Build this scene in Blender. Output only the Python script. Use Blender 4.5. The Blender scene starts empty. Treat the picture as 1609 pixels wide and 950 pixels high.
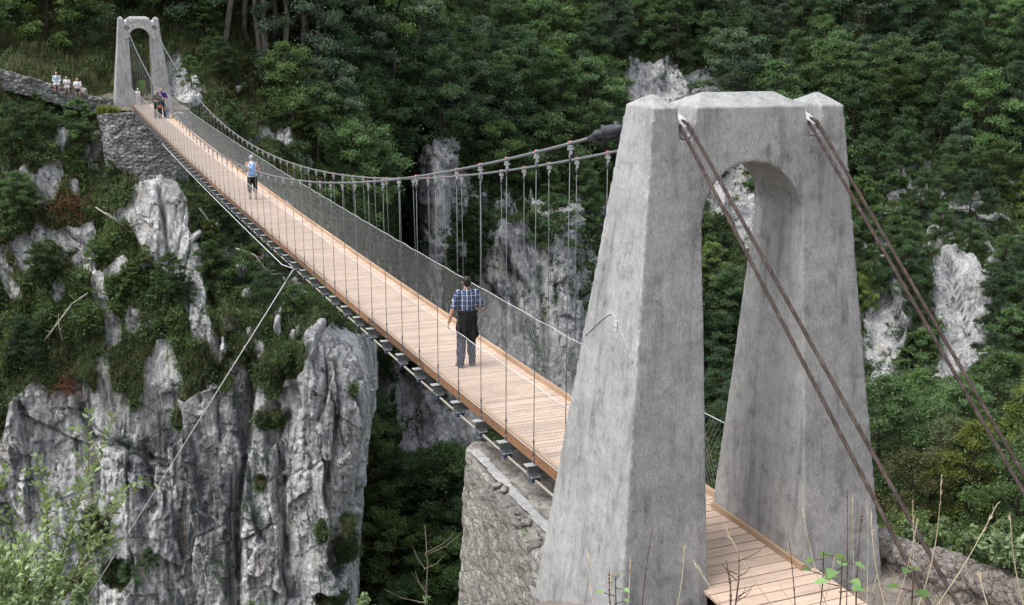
import bpy, bmesh, math, random
import numpy as np
from mathutils import Vector, Matrix, kdtree
R = math.radians
sc = bpy.context.scene
col = sc.collection
rng = np.random.default_rng(11)
random.seed(5)

# ------------------------------------------------------------------ camera
CAM = np.array([-7.6456, -11.568, 6.6271]); YAW, PITCH, ROLL, FPX = .4125758, -.2357525, .01912665, 1824.759
PW, PH, PX, PY = 1609., 950., 27.96, -20.57
FW = np.array([math.sin(YAW)*math.cos(PITCH), math.cos(YAW)*math.cos(PITCH), math.sin(PITCH)])
_r = np.array([math.cos(YAW), -math.sin(YAW), 0]); _u = np.cross(_r, FW)
RT = _r*math.cos(ROLL)+_u*math.sin(ROLL); UP = -_r*math.sin(ROLL)+_u*math.cos(ROLL)
cd = bpy.data.cameras.new('camera'); cam = bpy.data.objects.new('camera', cd); col.objects.link(cam)
M = Matrix.Identity(4)
for i in range(3):
    M[i][0], M[i][1], M[i][2], M[i][3] = RT[i], UP[i], -FW[i], CAM[i]
cam.matrix_world = M
cd.sensor_fit = 'HORIZONTAL'; cd.sensor_width = 36; cd.lens = 36*FPX/PW
cd.shift_x = -PX/PW; cd.shift_y = PY/PW; cd.clip_end = 2000; cd.clip_start = .1
sc.camera = cam

def ray(u, v):
    return FW+RT*((u-PW/2-PX)/FPX)-UP*((v-PH/2-PY)/FPX)
def at(u, v, r):
    "the point seen at photo position u,v at horizontal range r from the viewpoint"
    d = ray(u, v); return CAM+d*(r/math.hypot(d[0], d[1]))
def on(u, v, ax, val):
    d = ray(u, v); return CAM+d*((val-CAM[ax])/d[ax])
def px(P):
    Q = np.atleast_2d(P)-CAM; z = Q@FW
    return np.stack([PW/2+PX+FPX*(Q@RT)/z, PH/2+PY-FPX*(Q@UP)/z], 1)

# ------------------------------------------------------------------ noise
def _h(x, y, z, s=0):
    n = (x.astype(np.int64)*374761393+y.astype(np.int64)*668265263+z.astype(np.int64)*2147483647+s*974634777) & 0xffffffff
    n = ((n ^ (n >> 13))*1274126177) & 0xffffffff
    n = ((n ^ (n >> 15))*2246822519) & 0xffffffff
    return ((n ^ (n >> 16)) & 0xffffff)/16777215.
def vnoise(P, s=0):
    F = np.floor(P); f = P-F; f = f*f*f*(f*(f*6-15)+10); F = F.astype(np.int64)
    x, y, z = F[:, 0], F[:, 1], F[:, 2]; a, b, c = f[:, 0], f[:, 1], f[:, 2]
    def L(p, q, t): return p+(q-p)*t
    return 2*L(L(L(_h(x, y, z, s), _h(x+1, y, z, s), a), L(_h(x, y+1, z, s), _h(x+1, y+1, z, s), a), b),
             L(L(_h(x, y, z+1, s), _h(x+1, y, z+1, s), a), L(_h(x, y+1, z+1, s), _h(x+1, y+1, z+1, s), a), b), c)-1
def fbm(P, o=4, s=0, g=.5):
    t = np.zeros(len(P)); A = 1.
    for k in range(o):
        t += A*vnoise(P*2.03**k+k*17.3, s+k); A *= g
    return t
def voro(P, s=0):
    F = np.floor(P).astype(np.int64); d1 = np.full(len(P), 9.); d2 = np.full(len(P), 9.); cid = np.zeros(len(P))
    for i in (-1, 0, 1):
        for j in (-1, 0, 1):
            for k in (-1, 0, 1):
                x, y, z = F[:, 0]+i, F[:, 1]+j, F[:, 2]+k
                d = np.sqrt((x+_h(x, y, z, s+1)-P[:, 0])**2+(y+_h(x, y, z, s+2)-P[:, 1])**2+(z+_h(x, y, z, s+3)-P[:, 2])**2)
                nb = d < d1
                d2 = np.where(nb, d1, np.minimum(d2, d)); cid = np.where(nb, _h(x, y, z, s+4), cid); d1 = np.where(nb, d, d1)
    return d1, d2, cid
def facet(P, s=0, tilt=1.):
    "flat tilted facets, one per cell: how bedded rock breaks"
    F = np.floor(P).astype(np.int64); d1 = np.full(len(P), 9.); d2 = np.full(len(P), 9.); out = np.zeros(len(P))
    for i in (-1, 0, 1):
        for j in (-1, 0, 1):
            for k in (-1, 0, 1):
                x, y, z = F[:, 0]+i, F[:, 1]+j, F[:, 2]+k
                a, b, c = x+_h(x, y, z, s+1)-P[:, 0], y+_h(x, y, z, s+2)-P[:, 1], z+_h(x, y, z, s+3)-P[:, 2]
                d = np.sqrt(a*a+b*b+c*c); nb = d < d1
                val = .45*(_h(x, y, z, s+4)-.5)+tilt*((_h(x, y, z, s+5)-.5)*a+(_h(x, y, z, s+6)-.5)*b+(_h(x, y, z, s+7)-.6)*c)
                d2 = np.where(nb, d1, np.minimum(d2, d)); out = np.where(nb, val, out); d1 = np.where(nb, d, d1)
    return out, d2-d1
def sstep(a, b, x):
    t = np.clip((x-a)/(b-a), 0, 1); return t*t*(3-2*t)

# ------------------------------------------------------------------ objects
def tag(o, label=None, cat=None, group=None, kind=None):
    if label: o['label'] = label
    if cat: o['category'] = cat
    if group: o['group'] = group
    if kind: o['kind'] = kind
    return o
def empty(name, loc=(0, 0, 0), rz=0):
    o = bpy.data.objects.new(name, None); o.empty_display_size = .2; col.objects.link(o)
    o.location = loc; o.rotation_euler.z = rz; return o
def link(name, me, mats, parent=None, smooth=False):
    o = bpy.data.objects.new(name, me); col.objects.link(o)
    for m in (mats if isinstance(mats, (list, tuple)) else [mats]): me.materials.append(m)
    if parent: o.parent = parent
    if smooth: me.polygons.foreach_set('use_smooth', [True]*len(me.polygons))
    return o
def np_mesh(name, V, F, attrs=None):
    V = np.asarray(V, np.float32); F = np.asarray(F, np.int32); k = F.shape[1]
    me = bpy.data.meshes.new(name); me.vertices.add(len(V)); me.vertices.foreach_set('co', V.ravel())
    me.loops.add(F.size); me.loops.foreach_set('vertex_index', F.ravel())
    me.polygons.add(len(F)); me.polygons.foreach_set('loop_start', np.arange(0, F.size, k, dtype=np.int32))
    me.update(calc_edges=True)
    for n, a in (attrs or {}).items():
        me.attributes.new(n, 'FLOAT', 'POINT').data.foreach_set('value', np.asarray(a, np.float32))
    me.validate(); return me
class MB:
    "collects simple solids and links them as one mesh"
    def __init__(s): s.v = []; s.f = []; s.t = []
    def add(s, V, F, t=0.):
        b = len(s.v); s.v += [tuple(p) for p in V]; s.f += [tuple(b+i for i in f) for f in F]; s.t += [t]*len(V)
    def box(s, c, d, ax=None, t=0.):
        X = np.array(ax if ax is not None else np.eye(3)); c = np.array(c, float)
        V = [c+X[0]*(i*d[0]/2)+X[1]*(j*d[1]/2)+X[2]*(k*d[2]/2) for i in (-1, 1) for j in (-1, 1) for k in (-1, 1)]
        s.add(V, [(0, 1, 3, 2), (4, 6, 7, 5), (0, 4, 5, 1), (2, 3, 7, 6), (0, 2, 6, 4), (1, 5, 7, 3)], t)
    def tube(s, pts, rad, n=8, t=0., cap=True, flat=1., up=(0, 0, 1)):
        pts = np.array(pts, float); m = len(pts); rad = np.broadcast_to(np.array(rad, float), (m,))
        T = np.gradient(pts, axis=0); T /= np.linalg.norm(T, axis=1)[:, None]+1e-12
        ref = np.array(up, float)
        if abs(T[0]@ref) > .9: ref = np.array([1., 0, 0])
        V = []
        for i in range(m):
            a = np.cross(T[i], ref); a /= np.linalg.norm(a)+1e-12; b = np.cross(a, T[i])
            for k in range(n):
                an = 2*math.pi*k/n; V.append(pts[i]+rad[i]*(a*math.cos(an)+b*math.sin(an)*flat))
        F = [(i*n+k, i*n+(k+1) % n, (i+1)*n+(k+1) % n, (i+1)*n+k) for i in range(m-1) for k in range(n)]
        if cap: F += [tuple(range(n-1, -1, -1)), tuple((m-1)*n+k for k in range(n))]
        s.add(V, F, t)
    def ball(s, c, r, n=10, m=7, ax=None):
        X = np.array(ax if ax is not None else np.eye(3)); r = np.broadcast_to(np.array(r, float), (3,)); V = []; F = []
        for i in range(m+1):
            th = math.pi*i/m
            for k in range(n):
                an = 2*math.pi*k/n
                p = np.array([math.sin(th)*math.cos(an), math.sin(th)*math.sin(an), math.cos(th)])*r
                V.append(np.array(c)+p@X)
        F = [(i*n+k, (i+1)*n+k, (i+1)*n+(k+1) % n, i*n+(k+1) % n) for i in range(m) for k in range(n)]
        s.add(V, F)
    def mesh(s, name):
        me = bpy.data.meshes.new(name); me.from_pydata(s.v, [], s.f); me.update()
        me.attributes.new('tint', 'FLOAT', 'POINT').data.foreach_set('value', np.array(s.t, np.float32))
        return me
    def build(s, name, mat, parent=None, smooth=False):
        return link(name, s.mesh(name), mat, parent, smooth)
def modded(me, mods):
    "apply modifiers to a mesh and return the result"
    o = bpy.data.objects.new('work', me); col.objects.link(o)
    for typ, kw in mods:
        m = o.modifiers.new(typ, typ)
        for k, v in kw.items(): setattr(m, k, v)
    dg = bpy.context.evaluated_depsgraph_get(); out = bpy.data.meshes.new_from_object(o.evaluated_get(dg))
    bpy.data.objects.remove(o); return out
def remesh(mb_or_me, vox, smooth_it=2, fac=.5):
    me = mb_or_me.mesh('work') if isinstance(mb_or_me, MB) else mb_or_me
    bm = bmesh.new(); bm.from_mesh(me); bmesh.ops.remove_doubles(bm, verts=bm.verts, dist=1e-5)
    bmesh.ops.recalc_face_normals(bm, faces=bm.faces); bm.to_mesh(me); bm.free()
    mods = [('REMESH', dict(mode='VOXEL', voxel_size=vox))]
    if smooth_it: mods.append(('SMOOTH', dict(factor=fac, iterations=smooth_it)))
    return modded(me, mods)
def get_co(me):
    a = np.empty(len(me.vertices)*3, np.float32); me.vertices.foreach_get('co', a); return a.reshape(-1, 3).astype(float)
def get_no(me):
    a = np.empty(len(me.vertices)*3, np.float32); me.vertices.foreach_get('normal', a); return a.reshape(-1, 3).astype(float)
def set_co(me, P):
    me.vertices.foreach_set('co', np.asarray(P, np.float32).ravel()); me.update()
def dup(o, parent=None):
    c = o.copy(); col.objects.link(c); c.parent = parent
    for ch in list(o.children): dup(ch, c)
    return c

# ------------------------------------------------------------------ materials
class NT:
    def __init__(s, name):
        s.m = bpy.data.materials.new(name); s.m.use_nodes = True; s.t = s.m.node_tree; s.t.nodes.clear()
        s.out = s.t.nodes.new('ShaderNodeOutputMaterial')
    def n(s, typ, ins=None, **kw):
        nd = s.t.nodes.new('ShaderNode'+typ)
        for k, v in kw.items(): setattr(nd, k, v)
        for k, v in (ins or {}).items():
            if isinstance(v, bpy.types.NodeSocket): s.t.links.new(v, nd.inputs[k])
            else:
                if nd.inputs[k].type == 'RGBA' and len(v) == 3: v = (*v, 1)
                nd.inputs[k].default_value = v
        return nd
    def pos(s, scale=(1, 1, 1), obj=False):
        c = s.n('TexCoord').outputs['Object'] if obj else s.n('NewGeometry').outputs['Position']
        return s.n('Mapping', {'Vector': c, 'Scale': scale}).outputs[0]
    def noise(s, vec, scale, detail=4, rough=.55, dist=0.):
        return s.n('TexNoise', {'Vector': vec, 'Scale': scale, 'Detail': detail, 'Roughness': rough, 'Distortion': dist}).outputs['Fac']
    def ramp(s, fac, stops):
        r = s.n('ValToRGB', {'Fac': fac}); e = r.color_ramp.elements
        while len(e) < len(stops): e.new(.5)
        for el, (p, c) in zip(e, stops): el.position = p; el.color = (*c, 1) if isinstance(c, tuple) else (c, c, c, 1)
        return r.outputs['Color']
    def mix(s, fac, a, b, mode='MIX'):
        m = s.n('Mix', data_type='RGBA', blend_type=mode)
        for i, v in ((0, fac), (6, a), (7, b)):
            if isinstance(v, bpy.types.NodeSocket): s.t.links.new(v, m.inputs[i])
            else: m.inputs[i].default_value = v if i == 0 else (*v, 1) if len(v) == 3 else v
        return m.outputs[2]
    def math(s, op, a, b=0., c=0.):
        m = s.n('Math', operation=op)
        for i, v in enumerate((a, b, c)):
            if isinstance(v, bpy.types.NodeSocket): s.t.links.new(v, m.inputs[i])
            else: m.inputs[i].default_value = v
        return m.outputs[0]
    def attr(s, name): return s.n('Attribute', attribute_name=name).outputs['Fac']
    def bump(s, h, strength=.5, dist=.02, prev=None):
        ins = {'Height': h, 'Strength': strength, 'Distance': dist}
        if prev is not None: ins['Normal'] = prev
        return s.n('Bump', ins).outputs[0]
    def finish(s, color, rough=.8, metal=0., normal=None, spec=.3):
        b = s.n('BsdfPrincipled'); s.t.links.new(b.outputs[0], s.out.inputs[0])
        for k, v in (('Base Color', color), ('Roughness', rough), ('Metallic', metal), ('Specular IOR Level', spec), ('Normal', normal)):
            if v is None: continue
            if isinstance(v, bpy.types.NodeSocket): s.t.links.new(v, b.inputs[k])
            else: b.inputs[k].default_value = (*v, 1) if isinstance(v, tuple) else v
        return s.m
def plain(name, c, rough=.7, metal=0., var=.25, scale=20., spec=.3, obj=False):
    t = NT(name); n = t.noise(t.pos(obj=obj), scale, 4)
    lo = tuple(max(0, x*(1-var)) for x in c); hi = tuple(min(1, x*(1+var)) for x in c)
    return t.finish(t.ramp(n, [(.3, lo), (.7, hi)]), rough, metal, spec=spec)
def concrete(name, base=.36, grain=1.):
    t = NT(name); p = t.pos()
    big = t.noise(p, .9, 5, .6, .4); mid = t.noise(p, 4.5, 6, .65, .3); fine = t.noise(p, 70, 3, .6)
    streak = t.noise(t.pos((7, 7, .7)), 1., 5, .6); trowel = t.noise(t.pos((9, 9, 3)), 2., 6, .7, 2.5)
    c = t.ramp(big, [(.32, tuple(base*k for k in (.82, .825, .83))), (.5, tuple(base*k for k in (1, 1, .985))), (.68, tuple(base*k for k in (1.14, 1.135, 1.11)))])
    c = t.mix(.85, c, t.ramp(mid, [(.3, .58), (.46, .96), (.7, 1.14)]), 'MULTIPLY')
    c = t.mix(.75, c, t.ramp(streak, [(.33, .6), (.48, 1.), (.7, 1.08)]), 'MULTIPLY')
    c = t.mix(.8, c, t.ramp(trowel, [(.35, .7), (.5, 1.), (.62, 1.15)]), 'MULTIPLY')
    c = t.mix(.7*grain, c, t.ramp(fine, [(.3, .62), (.48, 1.), (.7, 1.2)]), 'MULTIPLY')
    zz = t.n('SeparateXYZ', {0: t.n('NewGeometry').outputs['Position']}).outputs[2]
    wob = t.math('MULTIPLY_ADD', t.noise(p, 1.1, 4, .6), .5, zz)
    pour = t.math('FRACT', t.math('MULTIPLY', wob, .62)); c = t.mix(t.ramp(pour, [(.0, .4), (.03, .0), (.8, 0.), (1., .22)]), c, tuple(base*k for k in (.62, .61, .6)))
    scr = t.n('TexVoronoi', {'Vector': t.n('VectorMath', {0: p, 1: t.n('VectorMath', {0: t.n('TexNoise', {'Vector': p, 'Scale': 1.2, 'Detail': 3.}).outputs['Color'], 'Scale': .9}, operation='SCALE').outputs[0]}).outputs[0], 'Scale': .9}, feature='DISTANCE_TO_EDGE').outputs['Distance']
    c = t.mix(t.math('MULTIPLY', t.ramp(scr, [(0., .5), (.008, 0.)]), t.ramp(t.noise(p, .7, 2), [(.5, 0.), (.6, 1.)])), c, tuple(base*1.35 for k in range(3)))
    lich = t.noise(p, 5.5, 5, .75, .8); c = t.mix(t.ramp(lich, [(.63, 0.), (.7, .4)]), c, tuple(base*.55 for k in range(3)))
    pits = t.noise(p, 26, 2, .5)
    c = t.mix(t.ramp(pits, [(.66, 0.), (.73, .5)]), c, (.1, .096, .09))
    eff = t.noise(p, 1.7, 6, .7, 1.)
    c = t.mix(t.ramp(eff, [(.62, 0.), (.8, .35)]), c, (.55, .55, .54))
    h = t.mix(.5, fine, mid); nb = t.bump(h, .55, .012); nb = t.bump(trowel, .35, .012, nb)
    return t.finish(c, .92, normal=nb, spec=.2)
def masonry(name, sx, lo, hi, mortar, relief=.05, moss=.25):
    t = NT(name); w = t.noise(t.pos(), 2.2, 3); p0 = t.n('NewGeometry').outputs['Position']
    off = t.n('VectorMath', {0: t.n('TexNoise', {'Vector': p0, 'Scale': 1.6, 'Detail': 3.}).outputs['Color'], 'Scale': .22}, operation='SCALE').outputs[0]
    p = t.n('Mapping', {'Vector': t.n('VectorMath', {0: p0, 1: off}).outputs[0], 'Scale': sx}).outputs[0]
    e = t.n('TexVoronoi', {'Vector': p, 'Scale': 1., 'Randomness': .85}, feature='DISTANCE_TO_EDGE').outputs['Distance']
    cc = t.n('TexVoronoi', {'Vector': p, 'Scale': 1., 'Randomness': .85}).outputs['Color']
    v = t.n('SeparateColor', {'Color': cc}).outputs[0]
    fine = t.noise(t.pos(), 14, 5, .65); big = t.noise(t.pos(), .55, 4)
    c = t.ramp(v, [(0., lo), (.6, tuple((a+b)/2 for a, b in zip(lo, hi))), (1., hi)])
    c = t.mix(.8, c, t.ramp(fine, [(.3, .45), (.5, 1.), (.7, 1.25)]), 'MULTIPLY')
    c = t.mix(.8, c, t.ramp(big, [(.3, .5), (.55, 1.), (.75, 1.15)]), 'MULTIPLY')
    c = t.mix(t.ramp(e, [(.02, .85), (.09, 0.)]), c, mortar)
    ms = t.noise(t.pos(), 1.3, 5, .7)
    c = t.mix(t.ramp(ms, [(.6, 0.), (.72, moss)]), c, (.05, .055, .025))
    nb = t.bump(t.ramp(e, [(0., 0.), (.16, 1.)]), .9, relief); nb = t.bump(fine, .6, .03, nb)
    return t.finish(c, .95, normal=nb, spec=.15)
def wood(name, c, pitch_axis=0, var=.3, dark=(.2, .11, .06)):
    t = NT(name); sc_ = [22, 22, 22]; sc_[pitch_axis] = 1.6
    g = t.noise(t.pos(tuple(sc_)), 1., 5, .6, .6); b = t.attr('tint'); big = t.noise(t.pos(), 1.2, 3)
    k = t.ramp(b, [(0., tuple(x*(1-var) for x in c)), (.5, c), (1., tuple(min(1, x*(1+var*.6)) for x in c))])
    k = t.mix(.75, k, t.ramp(g, [(.3, .72), (.5, 1.), (.7, 1.1)]), 'MULTIPLY')
    k = t.mix(.6, k, t.ramp(big, [(.3, .8), (.6, 1.05)]), 'MULTIPLY')
    knots = t.noise(t.pos((9, 9, 9)), 1., 2); k = t.mix(t.ramp(knots, [(.7, 0.), (.76, .5)]), k, dark)
    return t.finish(k, .75, normal=t.bump(g, .3, .004), spec=.25)
def leafmat(name, lo, hi, trans=.4, hue=.04):
    t = NT(name); a = t.attr('tint'); oi = t.n('ObjectInfo').outputs['Random']
    c = t.ramp(a, [(0., lo), (.75, hi), (1., tuple(min(1, x*1.35) for x in hi))])
    hs = t.n('HueSaturation', {'Hue': t.math('MULTIPLY_ADD', oi, hue, .5-hue*.6), 'Saturation': t.math('MULTIPLY_ADD', oi, -.25, .98), 'Value': t.math('MULTIPLY_ADD', t.math('FRACT', t.math('MULTIPLY', oi, 7.3)), .95, .72), 'Color': c}).outputs[0]
    b = t.n('BsdfPrincipled', {'Base Color': hs, 'Roughness': .55, 'Specular IOR Level': .35})
    tr = t.n('BsdfTranslucent', {'Color': t.mix(1., hs, (1.25, 1.3, .6), 'MULTIPLY')})
    mx = t.n('MixShader', {0: trans, 1: b.outputs[0], 2: tr.outputs[0]}); t.t.links.new(mx.outputs[0], t.out.inputs[0])
    return t.m
def rockmat(name, light=(.52, .515, .505), mid=(.26, .263, .275), darkc=(.065, .07, .085), soil=(.042, .046, .02)):
    t = NT(name)
    st = t.noise(t.pos((1.25, 1.25, .13)), .9, 8, .66, .7); bl = t.noise(t.pos((.45, .45, .3)), .8, 6, .65, .6)
    f = t.noise(t.pos((3.2, 3.2, 1.1)), 1.3, 9, .75, .6); g = t.noise(t.pos(), 8., 7, .75)
    dr = t.noise(t.pos((4., 4., .22)), 1., 5, .6, .3)
    zone_ = t.noise(t.pos((.16, .16, .05)), 1., 4, .6, .5)
    c = t.ramp(bl, [(.34, tuple(x*.75 for x in mid)), (.43, tuple((x+y)/2 for x, y in zip(mid, light))), (.5, tuple(x*.9 for x in light)), (.62, light)])
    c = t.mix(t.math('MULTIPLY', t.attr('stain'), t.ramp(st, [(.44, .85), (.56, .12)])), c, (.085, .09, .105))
    c = t.mix(t.ramp(zone_, [(.5, 0.), (.6, .6)]), c, tuple(x*.6 for x in mid))
    c = t.mix(t.ramp(st, [(.36, .85), (.455, 0.)]), c, darkc)
    c = t.mix(t.ramp(st, [(.54, 0.), (.62, .95)]), c, tuple(x*1.2 for x in light))
    c = t.mix(.7, c, t.ramp(dr, [(.33, .55), (.46, 1.), (.66, 1.15)]), 'MULTIPLY')
    c = t.mix(.85, c, t.ramp(f, [(.32, .3), (.42, .85), (.55, 1.12), (.68, 1.5)]), 'MULTIPLY')
    c = t.mix(.75, c, t.ramp(g, [(.3, .4), (.46, .98), (.68, 1.25)]), 'MULTIPLY')
    och = t.noise(t.pos((1.3, 1.3, .12)), .8, 4); c = t.mix(t.ramp(och, [(.6, 0.), (.72, .4)]), c, (.36, .27, .16))
    # joints
    off = t.n('VectorMath', {0: t.n('TexNoise', {'Vector': t.pos(), 'Scale': .7, 'Detail': 5.}).outputs['Color'], 'Scale': 1.4}, operation='SCALE').outputs[0]
    pv = t.n('VectorMath', {0: t.n('NewGeometry').outputs['Position'], 1: off}).outputs[0]
    e = t.n('TexVoronoi', {'Vector': t.n('Mapping', {'Vector': pv, 'Scale': (.55, .55, .26)}).outputs[0], 'Scale': 1.}, feature='DISTANCE_TO_EDGE').outputs['Distance']
    e2 = t.n('TexVoronoi', {'Vector': t.n('Mapping', {'Vector': pv, 'Scale': (1.6, 1.6, .9)}).outputs[0], 'Scale': 1.}, feature='DISTANCE_TO_EDGE').outputs['Distance']
    jm = t.ramp(t.noise(t.pos(), .5, 3), [(.45, 0.), (.6, 1.)]); c = t.mix(t.math('MULTIPLY', jm, t.ramp(e, [(.0, .85), (.03, 0.)])), c, (.035, .035, .037))
    c = t.mix(t.math('MULTIPLY', jm, t.ramp(e2, [(.0, .4), (.04, 0.)])), c, (.05, .05, .055))
    # plants, moss and soil where the rock mask ends and on ledges
    rk = t.attr('rock'); nz = t.n('SeparateXYZ', {0: t.n('NewGeometry').outputs['Normal']}).outputs[2]
    mn = t.noise(t.pos(), 1.6, 6, .7)
    led = t.math('ADD', t.ramp(nz, [(.35, 0.), (.7, .6)]), t.ramp(mn, [(.55, 0.), (.72, .5)]))
    veg = t.math('SUBTRACT', t.math('ADD', t.math('MULTIPLY', led, .8), t.math('MULTIPLY', t.math('SUBTRACT', 1., rk), 1.2)), .35)
    sm = t.ramp(t.noise(t.pos(), 4., 6, .7), [(.3, tuple(x*.5 for x in soil)), (.5, soil), (.62, (.045, .06, .02)), (.75, (.09, .085, .045))])
    c = t.mix(t.ramp(veg, [(.25, 0.), (.5, 1.)]), c, sm)
    h = t.mix(.5, f, g); nb = t.bump(h, 1., .22); nb = t.bump(t.ramp(e2, [(0., 0.), (.1, 1.)]), .25, .08, nb)
    return t.finish(c, .95, normal=nb, spec=.15)

MT = {}
MT['concrete'] = concrete('concrete', .315); MT['concrete_far'] = concrete('pale_concrete', .30, .6)
MT['mortar'] = plain('white_mortar', (.42, .43, .44), .9, var=.3, scale=9)
MT['planks'] = wood('larch_planks', (.50, .38, .295), 0, .22); MT['curb'] = wood('larch_curb', (.36, .25, .165), 1, .25)
MT['fascia'] = wood('oiled_edge_board', (.2, .105, .055), 1, .4, (.08, .04, .02))
MT['steel'] = plain('galvanised_steel', (.14, .145, .15), .5, .3, .3, 30); MT['beam'] = plain('dull_zinc_beam', (.2, .215, .225), .55, .3, .3, 12)
MT['plate'] = plain('bright_zinc_plate', (.42, .44, .45), .4, .4, .15, 25)
MT['cable'] = plain('galvanised_cable', (.16, .165, .175), .5, .3, .3, 40); MT['net'] = plain('stainless_wire', (.4, .41, .41), .4, .2, .15, 5)
MT['rope'] = plain('pale_wire_rope', (.62, .63, .64), .5, .2, .1, 12)
MT['red'] = plain('red_marker', (.3, .03, .025), .5, var=.2); MT['blue'] = plain('dark_blue_clamp', (.03, .05, .1), .5, var=.25)
MT['socket'] = plain('dark_cast_steel', (.04, .043, .05), .5, .1, .3, 12); MT['conduit'] = plain('tan_conduit', (.27, .24, .2), .6, var=.2)
t = NT('rusty_wire_rope'); nn = t.noise(t.pos(), 9, 5, .7)
MT['rust'] = t.finish(t.ramp(nn, [(.3, (.022, .016, .014)), (.5, (.05, .035, .03)), (.7, (.1, .075, .062))]), .75, .15, t.bump(t.noise(t.pos(), 120, 2), .4, .004), .3)
MT['rock'] = rockmat('limestone_cliff')
MT['rock_far'] = rockmat('limestone_gorge_wall', (.35, .35, .35), (.18, .184, .195), (.065, .07, .085), (.032, .042, .018))
MT['stone_far'] = masonry('rubble_abutment', (2.5, 2.5, 4.8), (.18, .18, .175), (.36, .36, .35), (.08, .077, .072), .06)
MT['stone'] = masonry('rough_limestone_rubble', (4.2, 4.2, 9), (.17, .16, .145), (.33, .315, .285), (.15, .14, .125), .014)
MT['bark'] = plain('grey_bark', (.14, .125, .11), .9, var=.5, scale=6, spec=.1); MT['bark_dark'] = plain('dark_bark', (.045, .038, .03), .9, var=.5, scale=6, spec=.1)
MT['deadwood'] = plain('bleached_deadwood', (.36, .33, .29), .9, var=.3, scale=8, spec=.1); MT['redtwig'] = plain('brown_dead_brush', (.12, .055, .035), .9, var=.5, scale=4, spec=.1)
MT['straw'] = plain('dry_grass', (.5, .42, .29), .8, var=.3, scale=5, spec=.2); MT['twig'] = plain('brown_twig', (.1, .065, .05), .85, var=.5, scale=14, spec=.15)
MT['leaf_mid'] = leafmat('mid_green_leaves', (0.024, 0.057, 0.016), (0.081, 0.155, 0.047))
MT['leaf_dark'] = leafmat('dark_green_leaves', (0.015, 0.038, 0.015), (0.046, 0.097, 0.039))
MT['leaf_blue'] = leafmat('grey_green_leaves', (0.024, 0.051, 0.030), (0.092, 0.146, 0.089))
MT['leaf_yellow'] = leafmat('yellow_green_leaves', (0.041, 0.068, 0.011), (0.142, 0.203, 0.041))
MT['leaf_olive'] = leafmat('olive_brown_leaves', (0.034, 0.047, 0.014), (0.101, 0.115, 0.041))
MT['leaf_near'] = leafmat('pale_sallow_leaves', (.07, .11, .045), (.2, .28, .13), .35, .02)
MT['leaf_fresh'] = leafmat('fresh_bramble_leaves', (.04, .10, .016), (.13, .25, .05), .35, .02)
MT['grass'] = leafmat('ledge_grass', (.03, .04, .012), (.1, .11, .04), .3)
# ------------------------------------------------------------------ sky and sun
w = bpy.data.worlds.new('World'); sc.world = w; w.use_nodes = True; wt_ = w.node_tree
SUN_EL, SUN_AZ = R(63), R(-92)          # azimuth clockwise from +Y: light comes from the left of the bridge
bg = wt_.nodes['Background']; sk = wt_.nodes.new('ShaderNodeTexSky'); sk.sky_type = 'NISHITA'; sk.sun_disc = False
sk.sun_elevation = SUN_EL; sk.sun_rotation = SUN_AZ; sk.air_density = 1.; sk.dust_density = 3.; sk.ozone_density = 1.
hs = wt_.nodes.new('ShaderNodeHueSaturation'); hs.inputs['Saturation'].default_value = .38
wt_.links.new(sk.outputs[0], hs.inputs['Color']); wt_.links.new(hs.outputs[0], bg.inputs[0]); bg.inputs[1].default_value = .135
sl = bpy.data.lights.new('sun', 'SUN'); so = bpy.data.objects.new('sun', sl); col.objects.link(so)
sl.energy = 1.0; sl.angle = R(30); sl.color = (1, .97, .92)
sd = Vector((math.sin(SUN_AZ)*math.cos(SUN_EL), math.cos(SUN_AZ)*math.cos(SUN_EL), math.sin(SUN_EL)))
so.rotation_euler = sd.to_track_quat('Z', 'Y').to_euler()
vs = sc.view_settings; vs.view_transform = 'Standard'; vs.look = 'None'; vs.exposure = 1.32; vs.gamma = 1
sc.cycles.max_bounces = 8; sc.cycles.diffuse_bounces = 6; sc.cycles.glossy_bounces = 2; sc.cycles.transmission_bounces = 3
sc.cycles.use_denoising = True; sc.cycles.denoising_prefilter = 'FAST'; sc.cycles.use_adaptive_sampling = False

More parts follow.
